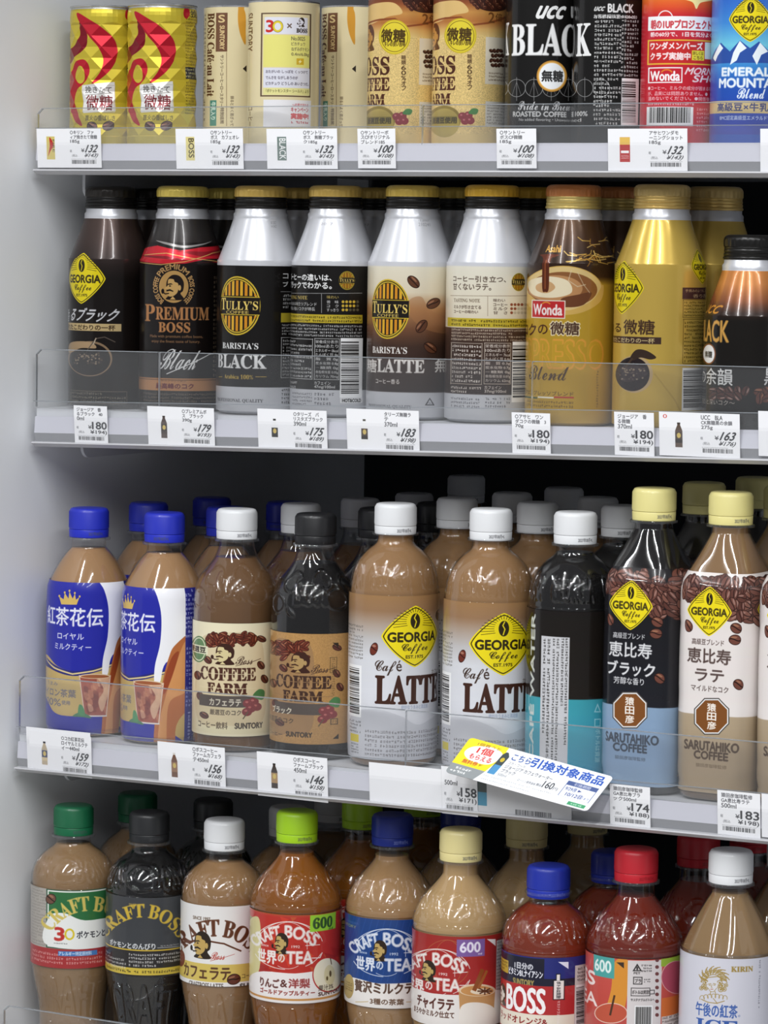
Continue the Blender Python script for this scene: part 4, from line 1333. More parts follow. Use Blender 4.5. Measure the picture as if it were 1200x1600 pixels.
front('E', bottle_can('white, tan and brown bottle can with striped oval emblem and falling coffee beans', pE, RT, printed('latte_can_print', A.image('latte_can_art'), .3, .2, .3), '#e0bf5a', '#1d1b19'), 'falling-beans bottle can')

pF = spot(2, 769.5, 300, Y2)
A = bc_skin(pF, '#33241f').view(560, 280, 3.158)
A.grad(650, [(40, SW), (428, SW), (434, '#dbd6c6'), (640, '#d6cdb8'), (735, '#cfc4ac'), (738, '#4a342a'), (800, '#3c2a22'), (1062, '#2f2421'), (1066, '#b4b5ba'), (1300, '#b4b5ba')])
A.text('コーヒー引き立つ、', 468, 478, 728, 508, '#4a3a30', bold=.6); A.text('甘くないラテ。', 468, 514, 655, 548, '#4a3a30', bold=.6); A.oval(789, 508, 33, 45)
A.line([(455, 574), (842, 574)], 2.5, '#8a7a68'); A.line([(638, 576), (638, 675)], 2.5, '#8a7a68'); A.text(serif('TASTING NOTE'), 472, 590, 600, 607, '#6a5a48', bold=.2); A.text('ミルクが引き立てる', 472, 622, 605, 640, '#4a3a30', bold=.5); A.text('コーヒーの味わい', 472, 646, 590, 662, '#4a3a30', bold=.5)
A.text('味わい', 666, 590, 724, 606, '#4a3a30', bold=.3)
for i, (t, n) in enumerate((('コーヒー', 4), ('ミルク', 2), ('甘　さ', 1))):
    A.text(t, 666, 612 + 20 * i, 735, 627 + 20 * i, '#4a3a30', bold=.4)
    for k in range(5): A.ell(756 + 17 * k, 619 + 20 * i, 7, 7, '#8a4a34' if k < n else '#b8ad98')
A.rect(440, 688, 842, 732, '#b9a430'); A.fine(458, 691, 838, 730, 2, '#2a2408'); A.fine(458, 738, 838, 802, 4, '#c8b8a4')
A.frame_rect(456, 808, 610, 1012, 2.5, '#c0b4a6'); A.fine(462, 814, 606, 1006, 9, '#dcd4cc'); A.frame_rect(620, 808, 752, 1012, 2.5, '#c0b4a6')
for i, t in enumerate(('栄養成分表示', '100mlあたり', 'エネルギー 7kcal', 'たんぱく質 0.4g', '脂　質 0.3g', '炭水化物 0.7g', '－糖類 0g', '食塩相当量 0.07g', 'カリウム 62mg')):
    A.text(t, 626, 815 + 21.5 * i, 748, 832 + 21.5 * i, '#dcd4cc', bold=.3)
A.text('カフェイン', 622, 1020, 705, 1036, '#dcd4cc', bold=.4); A.text('37mg/100ml', 622, 1040, 728, 1058, '#dcd4cc', bold=.4); A.fine(456, 1020, 606, 1058, 2, '#dcd4cc')
A.barcode(758, 802, 842, 1100, vert=True); A.fine(456, 1075, 600, 1130, 3, '#55555a'); A.fine(625, 1075, 750, 1130, 3, '#55555a')
front('F', bottle_can('white-shouldered bottle can showing its back of tasting notes and yellow strip', pF, RT, printed('latte_can_back_print', A.image('latte_can_back_art'), .3, .2, .3), '#e6b43c', '#1d1b19'), 'tasting-notes bottle can')

pG = spot(2, 897, 300, Y2)
A = bc_skin(pG, '#b5922f').view(820, 280, 3.158)
A.grad(210, [(120, '#5a4028'), (300, '#3f2a1c'), (400, '#2c1d14'), (480, '#3a2416'), (520, '#b5922f')])
for i in range(26):
    t0 = rnd.random() * 6.28; cx, cy = 250 + rnd.random() * 220, 300 + rnd.random() * 130
    A.line([(cx, cy), (cx + 50 * math.cos(t0), cy + 18 * math.sin(t0)), (cx + 90 * math.cos(t0 + .4), cy + 40 * math.sin(t0 + .4))], 5, rnd.choice(('#c9a24a', '#a8782e', '#e0c070')), .7)
A.text('Asahi', 85, 325, 168, 360, '#c99a4a', bold=.8)
A.ell(188, 545, 196, 118, '#cda85a'); A.ell(188, 540, 190, 108, '#d8bc80'); A.ell(186, 545, 172, 88, '#8a5a34'); A.ell(150, 540, 135, 66, '#b9885a')
A.curve([(20, 505), (110, 480), (210, 500), (230, 560), (140, 585), (40, 570)], '#e6d8b8'); A.curve([(60, 520), (120, 505), (150, 535), (110, 562), (60, 550)], '#c9a070'); A.curve([(180, 590), (260, 570), (330, 560), (290, 620), (200, 630)], '#6a3f26')
A.curve([(10, 560), (90, 620), (200, 650), (330, 600), (385, 520), (375, 600), (290, 655), (180, 670), (60, 650), (0, 600)], '#cda85a')
A.curve([(60, 372), (160, 372), (140, 385), (122, 400), (118, 540), (100, 556), (86, 540), (84, 400)], '#5a2a18'); A.line([(100, 400), (100, 540)], 6, '#8a4a2a')
A.line([(230, 450), (215, 500), (260, 530), (300, 520)], 5, '#d8c8a8', .6); A.line([(260, 460), (290, 520), (320, 560)], 4, '#d8c8a8', .6)
A.rect(33, 597, 200, 687, '#e2d8c8'); A.rect(38, 602, 195, 682, '#b92a2c'); A.text('Wonda', 44, 618, 184, 670, '#f0e8e4', bold=1.6); A.ring(105, 622, 24, 18, 6, '#e09a3a', 200, 340)
A.text('コク', -34, 712, 55, 768, '#4a2a1a', bold=1.4); A.text('の', 66, 718, 112, 764, '#4a2a1a', bold=.9)
A.text('微糖', 124, 704, 270, 770, '#f0e4c8', bold=3.4); A.text('微糖', 126, 706, 268, 768, '#3c2218', bold=1.2)
A.text('ESPRESSO', -220, 788, 386, 932, '#d99a3e', bold=3.2); A.text('ESPRESSO', -216, 794, 382, 926, '#bb962f', bold=.6)
A.text(script('Blend'), 22, 922, 216, 992, '#4a3420', bold=.4); A.line([(120, 985), (180, 960), (216, 925)], 2, '#4a3420')
A.text('アロマエスプレッソブレンド', -10, 1046, 240, 1068, '#5a421c', bold=.4); A.rect(0, 1073, 62, 1081, '#4a5a3a'); A.rect(64, 1073, 142, 1081, '#e6e0d0'); A.rect(144, 1073, 242, 1081, '#b03a30'); A.fine(10, 1090, 242, 1130, 2, '#6a5020'); A.fine(350, 945, 366, 1130, 1, '#7a6020', rot=True)
wonM = printed('coffee_cup_can_print', A.image('coffee_cup_can_art'), .27, .35, .3)
front('G', bottle_can('golden bottle can printed with a brown coffee cup and red logo', pG, RT, wonM, '#c9804a', '#d9c176'), 'coffee-cup bottle can')

pH = spot(2, 1035, 300, Y2)
A = bc_skin(pH, '#c0a24c').view(820, 280, 3.158)
A.diamond(512, 535, 76, 132); A.diamond(872, 432, 50, 86)
A.text('香', 400, 712, 440, 756, '#3f2a20', bold=.8); A.text('る', 446, 712, 474, 754, '#3f2a20', bold=1); A.text('微糖', 488, 695, 640, 766, '#3f2a20', bold=1.2)
A.rect(430, 778, 673, 812, '#43302a'); A.text('優れたこだわりの一杯', 432, 783, 640, 808, '#d9c48c', bold=.6)
A.ell(540, 962, 92, 92, '#b9a078'); A.ell(532, 962, 84, 84, '#2a2224'); A.curve([(455, 960), (500, 915), (570, 925), (605, 960), (560, 990), (490, 1000)], '#3c3234')
for i in range(60): A.ell(465 + rnd.random() * 125, 930 + rnd.random() * 60, 5, 4, rnd.choice(('#5a4c4a', '#3a3032', '#8a7a6a')))
A.curve([(520, 880), (550, 842), (600, 846), (648, 878), (620, 890), (570, 880), (535, 895)], '#3a2c24'); A.line([(500, 925), (530, 885)], 10, '#4a3a30')
A.line([(640, 960), (740, 1090), (770, 1150)], 8, '#a88a3c', .6)
A.rect(778, 535, 925, 592, '#4a3230'); A.text('手摘みのようなこだわり', 792, 543, 920, 558, '#cdb88a'); A.text('香り高い', 830, 567, 900, 585, '#cdb88a')
A.frame_rect(780, 594, 925, 684, 2.5, '#5a4420'); A.fine(786, 600, 920, 680, 5, '#4a3818'); A.frame_rect(780, 690, 925, 910, 2.5, '#5a4420'); A.fine(786, 698, 920, 905, 11, '#4a3818')
A.barcode(776, 930, 930, 1140, vert=True)
geoG = printed('plain_gold_can_print', A.image('plain_gold_can_art'), .26, .4, .3)
front('H', bottle_can('plain gold bottle can with two yellow diamond emblems', pH, RT, geoG, '#bfa468', '#d0b068'), 'plain gold bottle can')

pI = spot(2, 1176, 380, Y2)
A = Skin(pI, RT, 31.6, 0, 142 - 34, '#15120f', 5.5).view(820, 280, 3.158)
A.grad(1080, [(380, '#c07a3a'), (520, '#b0703a'), (600, '#7a4626'), (660, '#2e1c14'), (700, '#15120f')])
A.text('UCC', 880, 622, 966, 662, '#c98a34', bold=1.4, shear=.2); A.text('BLACK', 800, 695, 1006, 800, '#c9974a', bold=2.2)
A.ell(908, 862, 34, 52, '#7a4a2a'); A.ell(908, 862, 28, 45, '#e6e6e6'); A.text('無糖', 890, 848, 924, 880, '#222', bold=.8)
A.text('の', 866, 946, 892, 1000, '#d0d0d0', bold=.6); A.text('余韻', 896, 934, 1026, 1016, '#d0d0d0', bold=1); A.text('黒', 1182, 934, 1250, 1016, '#d0d0d0', bold=1)
for i in range(9): A.bean(930 + 40 * (i % 5), 1045 + 26 * (i // 5), 28, 20, .5 * i, '#4a2c26', '#1c100e', '#a89088')
for i in range(4): A.bean(1160 + 40 * (i % 2), 1050 + 30 * (i // 2), 34, 22, .9 * i, '#5a3228')
A.text('〜香りと深いコク〜', 868, 1088, 1036, 1114, '#a8a09a', bold=.4)
uccm = printed('short_black_can_print', A.image('short_black_can_art'), .25, .2, .4)
front('I', bottle_can('shorter black bottle can with amber shoulder, rightmost on the second shelf', pI, RT, uccm, '#191817', '#191817', ktop=34), 'shorter black bottle can')

# ---- third shelf: PET bottles -------------------------------------------------
YS3 = -0.019
BASE = [(22, 0), (28, .8), (31, 4)]


def wrap(pos, R, z0, z1, bg, rot=RT):
    return Skin(pos, rot, R, z0, z1, bg, 5.0)


# royal milk tea
KO = BASE + [(31.1, 9), (31.4, 40), (31.4, 92), (31.1, 103), (30.6, 112), (27.5, 120), (22.5, 129), (17.2, 136.5), (13.6, 140.5), (12.9, 143), (12.9, 149)]
pK = spot(3, 139, 820, YS3 + .039)
A = wrap(pK, 32, 2, 117, '#25299a').view(20, 760, 3.333)
A.curve([(160, 870), (230, 935), (320, 965), (420, 950), (500, 925), (640, 880), (660, 1300), (480, 1200), (300, 1200), (215, 1180), (175, 1110), (120, 1000)], '#bfa467')
A.curve([(130, 840), (210, 925), (310, 962), (420, 948), (520, 915), (520, 935), (420, 972), (310, 988), (205, 955), (120, 880)], '#2a2a72')
A.line([(150, 880), (215, 945), (310, 978), (420, 962), (520, 928)], 8, '#d9c48c')
A.curve([(440, 440), (620, 440), (660, 620), (620, 800), (520, 880), (495, 980), (468, 990), (470, 900), (495, 780), (500, 640), (480, 540)], '#e9e9ee')
A.curve([(560, 780), (640, 700), (640, 1000), (560, 1200), (560, 1400), (470, 1400), (470, 1180), (500, 1010), (530, 860)], '#b0683a'); A.curve([(590, 760), (620, 740), (600, 1000), (530, 1100), (520, 1400), (480, 1400), (490, 1200), (520, 1050), (560, 880)], '#d39a62', .8)
A.curve([(540, 860), (570, 820), (545, 950), (515, 1040), (505, 1010)], '#8a3a20', .8)
A.poly([(250, 612), (238, 570), (262, 585), (268, 552), (288, 582), (292, 544), (310, 582), (322, 556), (328, 588), (346, 574), (332, 614)], '#d0b060')
for x, y in ((239, 568), (267, 550), (292, 541), (321, 553), (347, 571)): A.ell(x, y, 5, 6, '#d0b060')
A.text('紅茶花伝', 180, 632, 470, 728, '#e6e6f0', bold=1.4); A.text('ロイヤル', 232, 764, 370, 797, '#dadaea', bold=.6); A.text('ミルクティー', 218, 820, 408, 854, '#dadaea', bold=.6)
A.text('うまみ', 180, 1016, 232, 1036, '#5a5a72'); A.text('セイロン茶葉', 162, 1056, 328, 1098, '#5a5a72', bold=.5); A.text('100%', 170, 1105, 248, 1142, '#5a5a72', bold=.4); A.text('使用', 252, 1118, 296, 1140, '#5a5a72', bold=.4)
A.poly([(343, 985), (512, 985), (490, 1198), (372, 1198)], '#9c5446')
for k in range(26):
    x, y = 365 + rnd.random() * 110, 1000 + rnd.random() * 165
    A.curve([(x, y), (x + 22, y + 6), (x + 30, y + 34), (x + 8, y + 40)], rnd.choice(('#c88a68', '#7a3830', '#dcb896', '#a8604a', '#6a2f2c')), .55)
A.curve([(440, 990), (502, 996), (500, 1070), (468, 1175), (446, 1120), (474, 1060)], '#dcbc9c', .75); A.line([(346, 985), (374, 1198)], 5, '#d8c0b0'); A.line([(509, 985), (488, 1198)], 5, '#d8c0b0')
A.ell(428, 990, 84, 13, '#d9c0a0'); A.ell(428, 991, 74, 9, '#9a5a3a'); A.line([(372, 1198), (490, 1198)], 8, '#d8d0cc')
A.curve([(310, 1200), (345, 1180), (385, 1190), (410, 1210), (360, 1205)], '#4a7a5a'); A.curve([(340, 1190), (345, 1140), (365, 1150), (375, 1195)], '#4a8a5a')
A.rect(588, 480, 640, 1400, '#26287e'); A.fine(590, 485, 632, 740, 11, '#aab0dc'); A.fine(590, 780, 632, 1090, 14, '#8a92c8'); A.fine(592, 1110, 632, 1330, 3, '#aab0dc', rot=True)
kim = A.image('royal_milk_tea_art')
bK = pet_bottle('tea_bottle', 'milk tea bottle with blue label, gold crown and blue cap, leftmost on the third shelf', pK, RT, KO, 146.5, 148.6, '#a9835c', 140.5, (2.5, 116.5), kim, '#2430b4')
front('K', bK, 'leftmost blue-label milk tea bottle')
pK2 = spot(3, 257, 825, YS3 + .039)
bK2 = dup(bK, pK2, RT - R_(33)); bK2['label'] = 'milk tea bottle with blue label turned leftwards, second from the left on the third shelf'
front('K2', bK2, 'second blue-label milk tea bottle')

# coffee farm pair
FA = BASE + [(31.3, 9), (31.5, 60), (31.5, 98), (31.2, 108), (30.2, 118), (26.5, 127), (21, 134), (16.2, 140.5), (13.6, 147), (12.9, 151), (12.9, 157)]


def scratch(A, X, Z):
    for q in ((-60, 112), (-35, 128), (-10, 120), (15, 130), (35, 116), (60, 126)):
        u, v = X(q[0]), Z(q[1])
        A.ring(u, v, 26, 20, 5, '#ffffff'); A.ell(u + 40, v + 14, 12, 6, '#ffffff', 1, .6)
    A.text('Boss', X(-28), Z(131), X(20), Z(112), '#ffffff', bold=2)


em_farm = emboss_art('relief_farm', 157, (), fn=scratch)


def farm_art(pos, bg, latte):
    A = wrap(pos, 32.5, 6, 102 if latte else 100, bg)
    if latte: A.view(280, 760, 3.2)
    else: A.view(280 + 118, 760 + 11, 3.2).vy += 0
    D, T = '#4a2a20', '#3f2a22'
    if latte:
        A.grad(260, [(400, '#ddd4b4'), (900, '#e0d8ba'), (1280, '#d8ceaa')])
        A.curve([(110, 720), (250, 690), (400, 715), (430, 900), (420, 1200), (250, 1230), (90, 1200), (80, 900)], '#cbb892', .7)
    else:
        A.speckle(-200, 600, 700, 1300, .12, 4, 3)
        A.curve([(80, 720), (200, 690), (280, 720), (300, 900), (285, 1200), (180, 1230), (60, 1200)], '#8f6f4e', .7)
    for i in range(46):
        A.bean((130 if latte else 80) + rnd.random() * (250 if latte else 180), 700 + rnd.random() * 90 * (1 - abs(i % 10 - 5) / 9), 26, 15, rnd.random() * 3, '#6a2f20', '#2c120c', '#b07a5a')
    for x, y, a in ((415, 728, .5), (412, 880, 1.1), (430, 960, 1.2), (88, 940, 1.4), (140, 850, .9), (100, 1060, 1.3), (120, 1170, .6)): A.bean(x, y, 26, 18, a, '#5a2f26')
    A.man(222, 815, 62, 62, '#cfc090' if latte else '#a88a5a', '#3a2018')
    A.text(script('Boss'), 280, 828, 375, 876, '#4a342a', bold=.3, shear=.1); A.line([(282, 884), (345, 868), (410, 842)], 3, '#4a342a')
    A.text(serif('COFFEE'), 105, 896, 385, 970, D if latte else T, bold=1.8); A.text(serif('FARM'), 138, 986, 340, 1046, D if latte else T, bold=1.8)
    for yy in (930, 1013): A.rect(95, yy, 392, yy + 4, '#d6c8a4' if latte else '#8f6f4e', .9)
    for k in range(6): A.rect(124 + 47 * k, 892, 127 + 47 * k, 974, '#d6c8a4' if latte else '#8f6f4e', .8)
    A.rect(96, 1058, 385, 1124, '#4a3d34'); A.text('カフェラテ' if latte else 'ブラック', 148 if latte else 85, 1076, 310 if latte else 180, 1116, '#e0d8c4', bold=.9)
    A.text('厳選豆のコク', 150 if latte else 70, 1138, 310 if latte else 190, 1170, '#3f3024', bold=.5)
    for x, y in ((345, 1100), (375, 1090), (390, 1120), (360, 1130), (340, 1150)): A.ell(x, y, 26, 24, '#7a2428'); A.ell(x - 6, y - 7, 8, 6, '#b0605a')
    A.curve([(370, 1060), (400, 1020), (430, 1030), (420, 1080)], '#4a7a4a'); A.line([(320, 1190), (345, 1150)], 6, '#5a4a30')
    return A


pFm = spot(3, 370, 830, YS3 + .039)
A = farm_art(pFm, '#ddd4b4', True)
A.ell(95, 788, 40, 76, '#5a7a4e'); A.ell(95, 788, 34, 68, '#d8d6b8'); A.ell(95, 788, 30, 62, '#5f8054'); A.rect(50, 765, 140, 812, '#d8d6b8'); A.text('厳選豆', 62, 772, 130, 806, '#2a241c', bold=1)
A.text('コーヒー飲料', 90, 1206, 240, 1246, '#4a3a2a', bold=.6); A.text('SUNTORY', 278, 1214, 420, 1246, '#2f251c', bold=1.2)
front('L', pet_bottle('coffee_bottle', 'white-capped brown latte bottle with sack and coffee bean label', pFm, RT, FA, 152.5, 154.5, '#6d4f33', 141, (12, 95), A.image('sack_latte_art'), '#d9dadc', em_farm, trans=0), 'white-capped sack-label latte bottle')
pFb = spot(3, 493, 835, YS3 + .039)
A = farm_art(pFb, '#ab8350', False)
A.vx, A.vy = 280, 760
A.poly([(770, 735), (800, 735), (800, 765)], '#2a2018'); A.frame_rect(756, 820, 792, 912, 3, '#4a3a22'); A.text('ボトルは資源', 764, 826, 784, 906, '#4a3a22', rot=90); A.text('サステナブルボトルへ', 764, 915, 784, 1050, '#4a3a22', rot=90)
A.frame_rect(758, 1180, 796, 1216, 4, '#3a2c1c'); A.text('プラ', 764, 1190, 790, 1208, '#3a2c1c'); A.poly([(800, 1270), (800, 1300), (770, 1300)], '#2a2018')
A.text('コーヒー', 448, 1258, 510, 1280, '#3f2f22', bold=.4); A.text('SUNTORY', 530, 1262, 664, 1290, '#2a201a', bold=1.2)
front('M', pet_bottle('coffee_bottle', 'black-capped black coffee bottle with kraft paper label and coffee beans', pFb, RT, FA, 152.5, 154.5, '#0d0b0a', 141, (12, 92), A.image('kraft_black_art'), '#1d1d1f', em_farm, ink='#2a2a2c'), 'black-capped kraft-label bottle')

# café latte pair, dome-shouldered
LA = BASE + [(31.6, 8), (32.1, 20), (32.3, 70), (32.3, 118), (31.7, 128), (30, 138), (26, 146.5), (20.5, 153), (15.4, 157), (13.4, 160), (13.0, 164), (13.0, 167)]


def georgia_relief(A, X, Z):
    for k in range(3):
        A.text('GEORGIA', X(-105 + 72 * k), Z(145), X(-48 + 72 * k), Z(128), '#ffffff', bold=2)
    A.line([(X(-112), Z(122)), (X(112), Z(122))], 4, '#ffffff')


em_geo = emboss_art('relief_dome', 167, (), fn=georgia_relief)
pLa = spot(3, 618, 820, YS3 + .040)
TAN = '#96724c'
A = wrap(pLa, 33.5, 5, 124, '#cfd0d6').view(520, 760, 3.076)
A.grad(300, [(380, TAN), (530, TAN), (600, '#917052'), (660, '#a59384'), (740, '#b9b6b6'), (830, '#cecfd4'), (1000, '#d2d3d9'), (1075, '#cdced4')])
A.curve([(80, 1110), (200, 1075), (330, 1110), (420, 1150), (560, 1090), (560, 1330), (80, 1330)], '#b2b4bc', .6)
A.diamond(369, 722, 138, 150)
A.bean(195, 782, 19, 32, .3, '#6a2f24', '#2c120c', '#b88a74'); A.bean(520, 615, 20, 30, .2, '#5a3226')
A.text(script('Café'), 200, 838, 332, 912, '#3a2a22', bold=.5); A.text(serif('LATTE'), 203, 914, 508, 1048, '#3f251c', bold=3.0)
A.text('カフェラテ', 480, 872, 545, 890, '#6a5a50', bold=.3); A.text('絶妙なうまみと満足感', 330, 1054, 460, 1074, '#8a96b0', bold=.3)
A.fine(70, 660, 142, 830, 10, '#5a5650'); A.barcode(72, 858, 132, 1110, vert=True); A.fine(75, 1125, 130, 1190, 4, '#3a3a3a'); A.rect(78, 1195, 118, 1232, '#c9b83a'); A.fine(80, 1236, 116, 1290, 4, '#4a4a4a')
A.fine(148, 1178, 530, 1312, 6, '#6a6668', .8)
lim = A.image('cafe_latte_art')
g = 'tan latte bottles with white label and yellow diamond emblem'
bL = pet_bottle('coffee_bottle', 'tan latte bottle with white label and yellow diamond emblem, the left of the pair', pLa, RT, LA, 164.2, 165, TAN, 166, (6, 123.5), lim, '#d9dadc', em_geo, group=g, lab_rough=.25)
front('N', bL, 'left latte bottle with yellow diamond')
pLb = spot(3, 767, 830, YS3 + .040)
bL2 = dup(bL, pLb, RT - R_(11)); bL2['label'] = 'tan latte bottle with white label and yellow diamond emblem, the right of the pair'
front('O', bL2, 'right latte bottle with yellow diamond')

# black coffee water
pW = spot(3, 899, 835, YS3 + .041)
A = wrap(pW, 33.5, 5, 122, '#1a1613').view(800, 740, 2.7575)
A.grad(240, [(400, '#171412'), (960, '#1d1814'), (974, '#1d1814'), (978, '#3a95a2'), (1260, '#3f93ac'), (1400, '#3a86a8')])
A.text('CAFÉ WATER', 70, 600, 90, 1238, '#c9cdc8', rot=-90, bold=2.2)
A.rect(118, 702, 243, 1260, '#c2c2c6'); A.fine(124, 708, 162, 1255, 2, '#33312f', rot=True); A.fine(166, 708, 200, 1255, 2, '#33312f', rot=True); A.fine(204, 708, 240, 1255, 2, '#33312f', rot=True)
A.poly([(372, 992), (388, 1032), (356, 1032)], '#8fc4cc'); A.poly([(372, 1004), (381, 1027), (363, 1027)], '#3a95a2'); A.frame_rect(358, 1060, 386, 1095, 4, '#8fc4cc'); A.text('ボトルは資源', 362, 1105, 384, 1250, '#8fc4cc', rot=90, bold=.5)
front('P', pet_bottle('coffee_bottle', 'white-capped black bottle with teal lower label and white sideways text', pW, RT, LA, 164.2, 166, '#0c0a09', 160, (6, 121.5), A.image('teal_black_art'), '#d9dadc', em_geo, lab_rough=.2), 'white-capped teal-label black bottle')

# square-shouldered roaster pair
EB = [(22, 0), (28, .8), (31, 4), (31.6, 8), (30.8, 12), (31.8, 17), (31.8, 24), (30.9, 27), (31.8, 31), (32.2, 64), (30.9, 68.5), (32.2, 73), (32.2, 112), (30.8, 116.5), (32.2, 121), (32.2, 142), (31, 148), (27.5, 155), (22, 164), (16.8, 173), (13.8, 178.5), (13.0, 181), (13.0, 188)]


def squarish(p, r, z):
    f = min(max((r - 15) / 14.0, 0), 1)
    q = p - R_(-30)
    c, s_ = abs(math.cos(q)), abs(math.sin(q))
    se = (c ** 4.2 + s_ ** 4.2) ** (-1 / 4.2)
    return r * (1 + f * (min(se, 1.17) * 0.87 - 1))


class SquareSkin(Skin):
    """the same, for a square bottle whose flats face along the shelf and out of it"""
    H = .0282

    def raw(s, x, y):
        x, y = np.broadcast_arrays(np.asarray(x, float), np.asarray(y, float))
        sh = x.shape
        x, y = x.ravel(), y.ravel()
        d = _F[None] * FPX + _Rt[None] * (x - 600)[:, None] - _Up[None] * (y - 800)[:, None]
        o = CAM - s.pos
        t = (-s.H - o[1]) / d[:, 1]
        t2 = (s.H - o[0]) / d[:, 0]
        t = np.where(o[0] + d[:, 0] * t > s.H, t2, t)
        p = o[None] + d * t[:, None]
        phi = np.arctan2(p[:, 0], -p[:, 1]) - s.rot
        u = (phi + s.A) / (2 * s.A) * s.w
        v = (s.z1 - p[:, 2]) / (s.z1 - s.z0) * s.h
        return u.reshape(sh), v.reshape(sh)


def eb_art(pos, bg, black):
    A = SquareSkin(pos, RT, 32.5, 5, 155, bg, 5.0)
    A.view(800, 740, 2.7575)
    dx, dy = (0, 0) if black else (341, 27)
    tx = '#dcdcde' if black else '#4a3a36'
    B = 620 + dx
    if black: A.grad(B, [(200, '#1a1718'), (600, '#17161a'), (1012, '#1b1c22'), (1016, '#8199b4'), (1230, '#7f97b4'), (1400, '#8aa0b8')])
    else: A.grad(B, [(200, '#d9d0cc'), (1052, '#ded7d4'), (1056, '#a8967c'), (1300, '#9c8a72'), (1500, '#9a886e')])
    for i in range(150):
        x = 360 + dx + rnd.random() * 420; y = 425 + dy + rnd.random() * (190 * (0.35 + .65 * max(0, min(1, (x - 380 - dx) / 260))))
        A.bean(x, y, 30, 21, rnd.random() * 3, rnd.choice(('#6a4238', '#7a5044', '#5a362e')), '#2f1a16', '#a8847a')
    for x, y, a in ((622, 690, .1), (640, 886, .5), (410, 628, .9), (628, 640, .4)): A.bean(x + dx, y + dy, 30, 23, a, '#6a3f34')
    A.diamond(507 + dx, 565 + dy, 99, 108)
    A.text('高級豆ブレンド', 433 + dx, 686 + dy, 572 + dx, 712 + dy, tx, bold=.4)
    A.text('恵比寿', 411 + dx, 728 + dy, 602 + dx, 792 + dy, tx, bold=1.2)
    if black: A.text('ブラック', 400, 812, 616, 872, tx, bold=1.5); A.text('芳醇な香り', 436, 880, 568, 910, tx, bold=.5)
    else: A.text('ラテ', 790, 846, 912, 898, tx, bold=1.2); A.text('マイルドなコク', 770, 916, 932, 942, tx, bold=.4)
    cx, cy, r = 507 + dx + (12 if not black else 0), 1018 + dy + 4, 80
    o = lambda k: [(cx + k * r * math.cos(R_(22.5 + 45 * i)), cy + k * r * 1.05 * math.sin(R_(22.5 + 45 * i))) for i in range(8)]
    A.poly(o(1.03), '#4a4440'); A.poly(o(.97), '#dcdcdc'); A.poly(o(.9), '#7a4a22')
    A.vtext('猿田彦', cx - 19, cy - 58, cx + 19, cy + 60, '#ece6de', bold=.9)
    ex, ey = (0, 0) if black else (350, 34)
    A.text('SARUTAHIKO', 384 + ex, 1126 + ey, 634 + ex, 1166 + ey, '#2f3846' if black else '#463426', bold=1.5)
    A.text('COFFEE', 432 + ex, 1170 + ey, 580 + ex, 1204 + ey, '#2f3846' if black else '#463426', bold=1.5)
    A.text('猿田彦珈琲監修', 440 + ex, 1224 + ey, 575 + ex, 1240 + ey, '#4a5666' if black else '#6a5844', bold=.4)
    return A


pEb = spot(3, 1022, 800, YS3 + .038)
A = eb_art(pEb, '#1a1a1d', True)
A.fine(716, 950, 738, 1330, 1, '#b0b0b4', rot=True)
front('Q', pet_bottle('coffee_bottle', 'cream-capped black coffee bottle with brown octagon emblem and light blue base', pEb, RT, EB, 183.6, 185.6, '#0e0b0a', 184, (6, 154.5), A.image('roaster_black_art'), '#d9cf8a', None, rad=squarish, lab_rough=.25), 'cream-capped black bottle')
pEl = spot(3, 1142, 805, YS3 + .038)
A = eb_art(pEl, '#dcd4d0', False)
A.diamond(1120, 570, 60, 95)
eim = A.image('roaster_latte_art')
bEl = pet_bottle('coffee_bottle', 'cream-capped latte bottle with white label, brown octagon emblem and beige base', pEl, RT, EB, 183.6, 185.6, '#8a6c4c', 184, (6, 154.5), eim, '#d9cf8a', None, rad=squarish, lab_rough=.25)
front('R', bEl, 'cream-capped latte bottle with octagon emblem')
pEl2 = spot(3, 1267, 812, YS3 + .038)
b = dup(bEl, pEl2, RT); b['label'] = 'cream-capped latte bottle cut off by the right edge of the third shelf'

# ---- lowest shelf ---------------------------------------------------------------
YS4 = -0.036
C5 = [(20, 0), (25, 1), (26.5, 5), (25.6, 20), (26.3, 36), (29.5, 52), (31.6, 66), (31.6, 75), (31.6, 118), (31.75, 126), (31.2, 135), (28.2, 143), (22.5, 149.5), (16.5, 154), (13.5, 157), (12.9, 160), (12.9, 166)]
C6 = [(20, 0), (26, 1), (28, 5), (27.5, 22), (28.5, 38), (31.5, 54), (32.9, 66), (33.2, 75), (33.2, 124), (33.7, 131), (33.0, 138), (30, 146), (24.5, 154), (18.5, 161), (14.2, 166.5), (12.9, 170), (12.9, 181)]


def craft_relief(h, mid):
    def f(A, X, Z):
        A.text('CRAFT', X(-62), Z(60), X(52), Z(28), '#ffffff', bold=2); A.text('BOSS', X(-50), Z(26), X(50), Z(2), '#ffffff', bold=2)
        for k in (-95, -5, 85):
            A.text('B', X(k + 16), Z(mid + 9), X(k + 27), Z(mid - 8), '#ffffff', bold=1.6); A.text('OSS', X(k + 30), Z(mid + 8), X(k + 60), Z(mid - 8), '#ffffff', bold=1.6)
            A.ring((X(k - 10) + X(k + 8)) / 2, Z(mid), 34, 24, 5, '#ffffff'); A.ell(X(k), Z(mid + 2), 16, 10, '#ffffff'); A.ell(X(k - 4), Z(mid - 4), 14, 5, '#000000', 1, .4)
        A.line([(X(-112), Z(mid - 14)), (X(112), Z(mid - 14))], 5, '#ffffff')
    return f


em5 = emboss_art('relief_craft_small', 166, (), fn=craft_relief(166, 140))
em6 = emboss_art('relief_craft_large', 181, (), fn=craft_relief(181, 149))


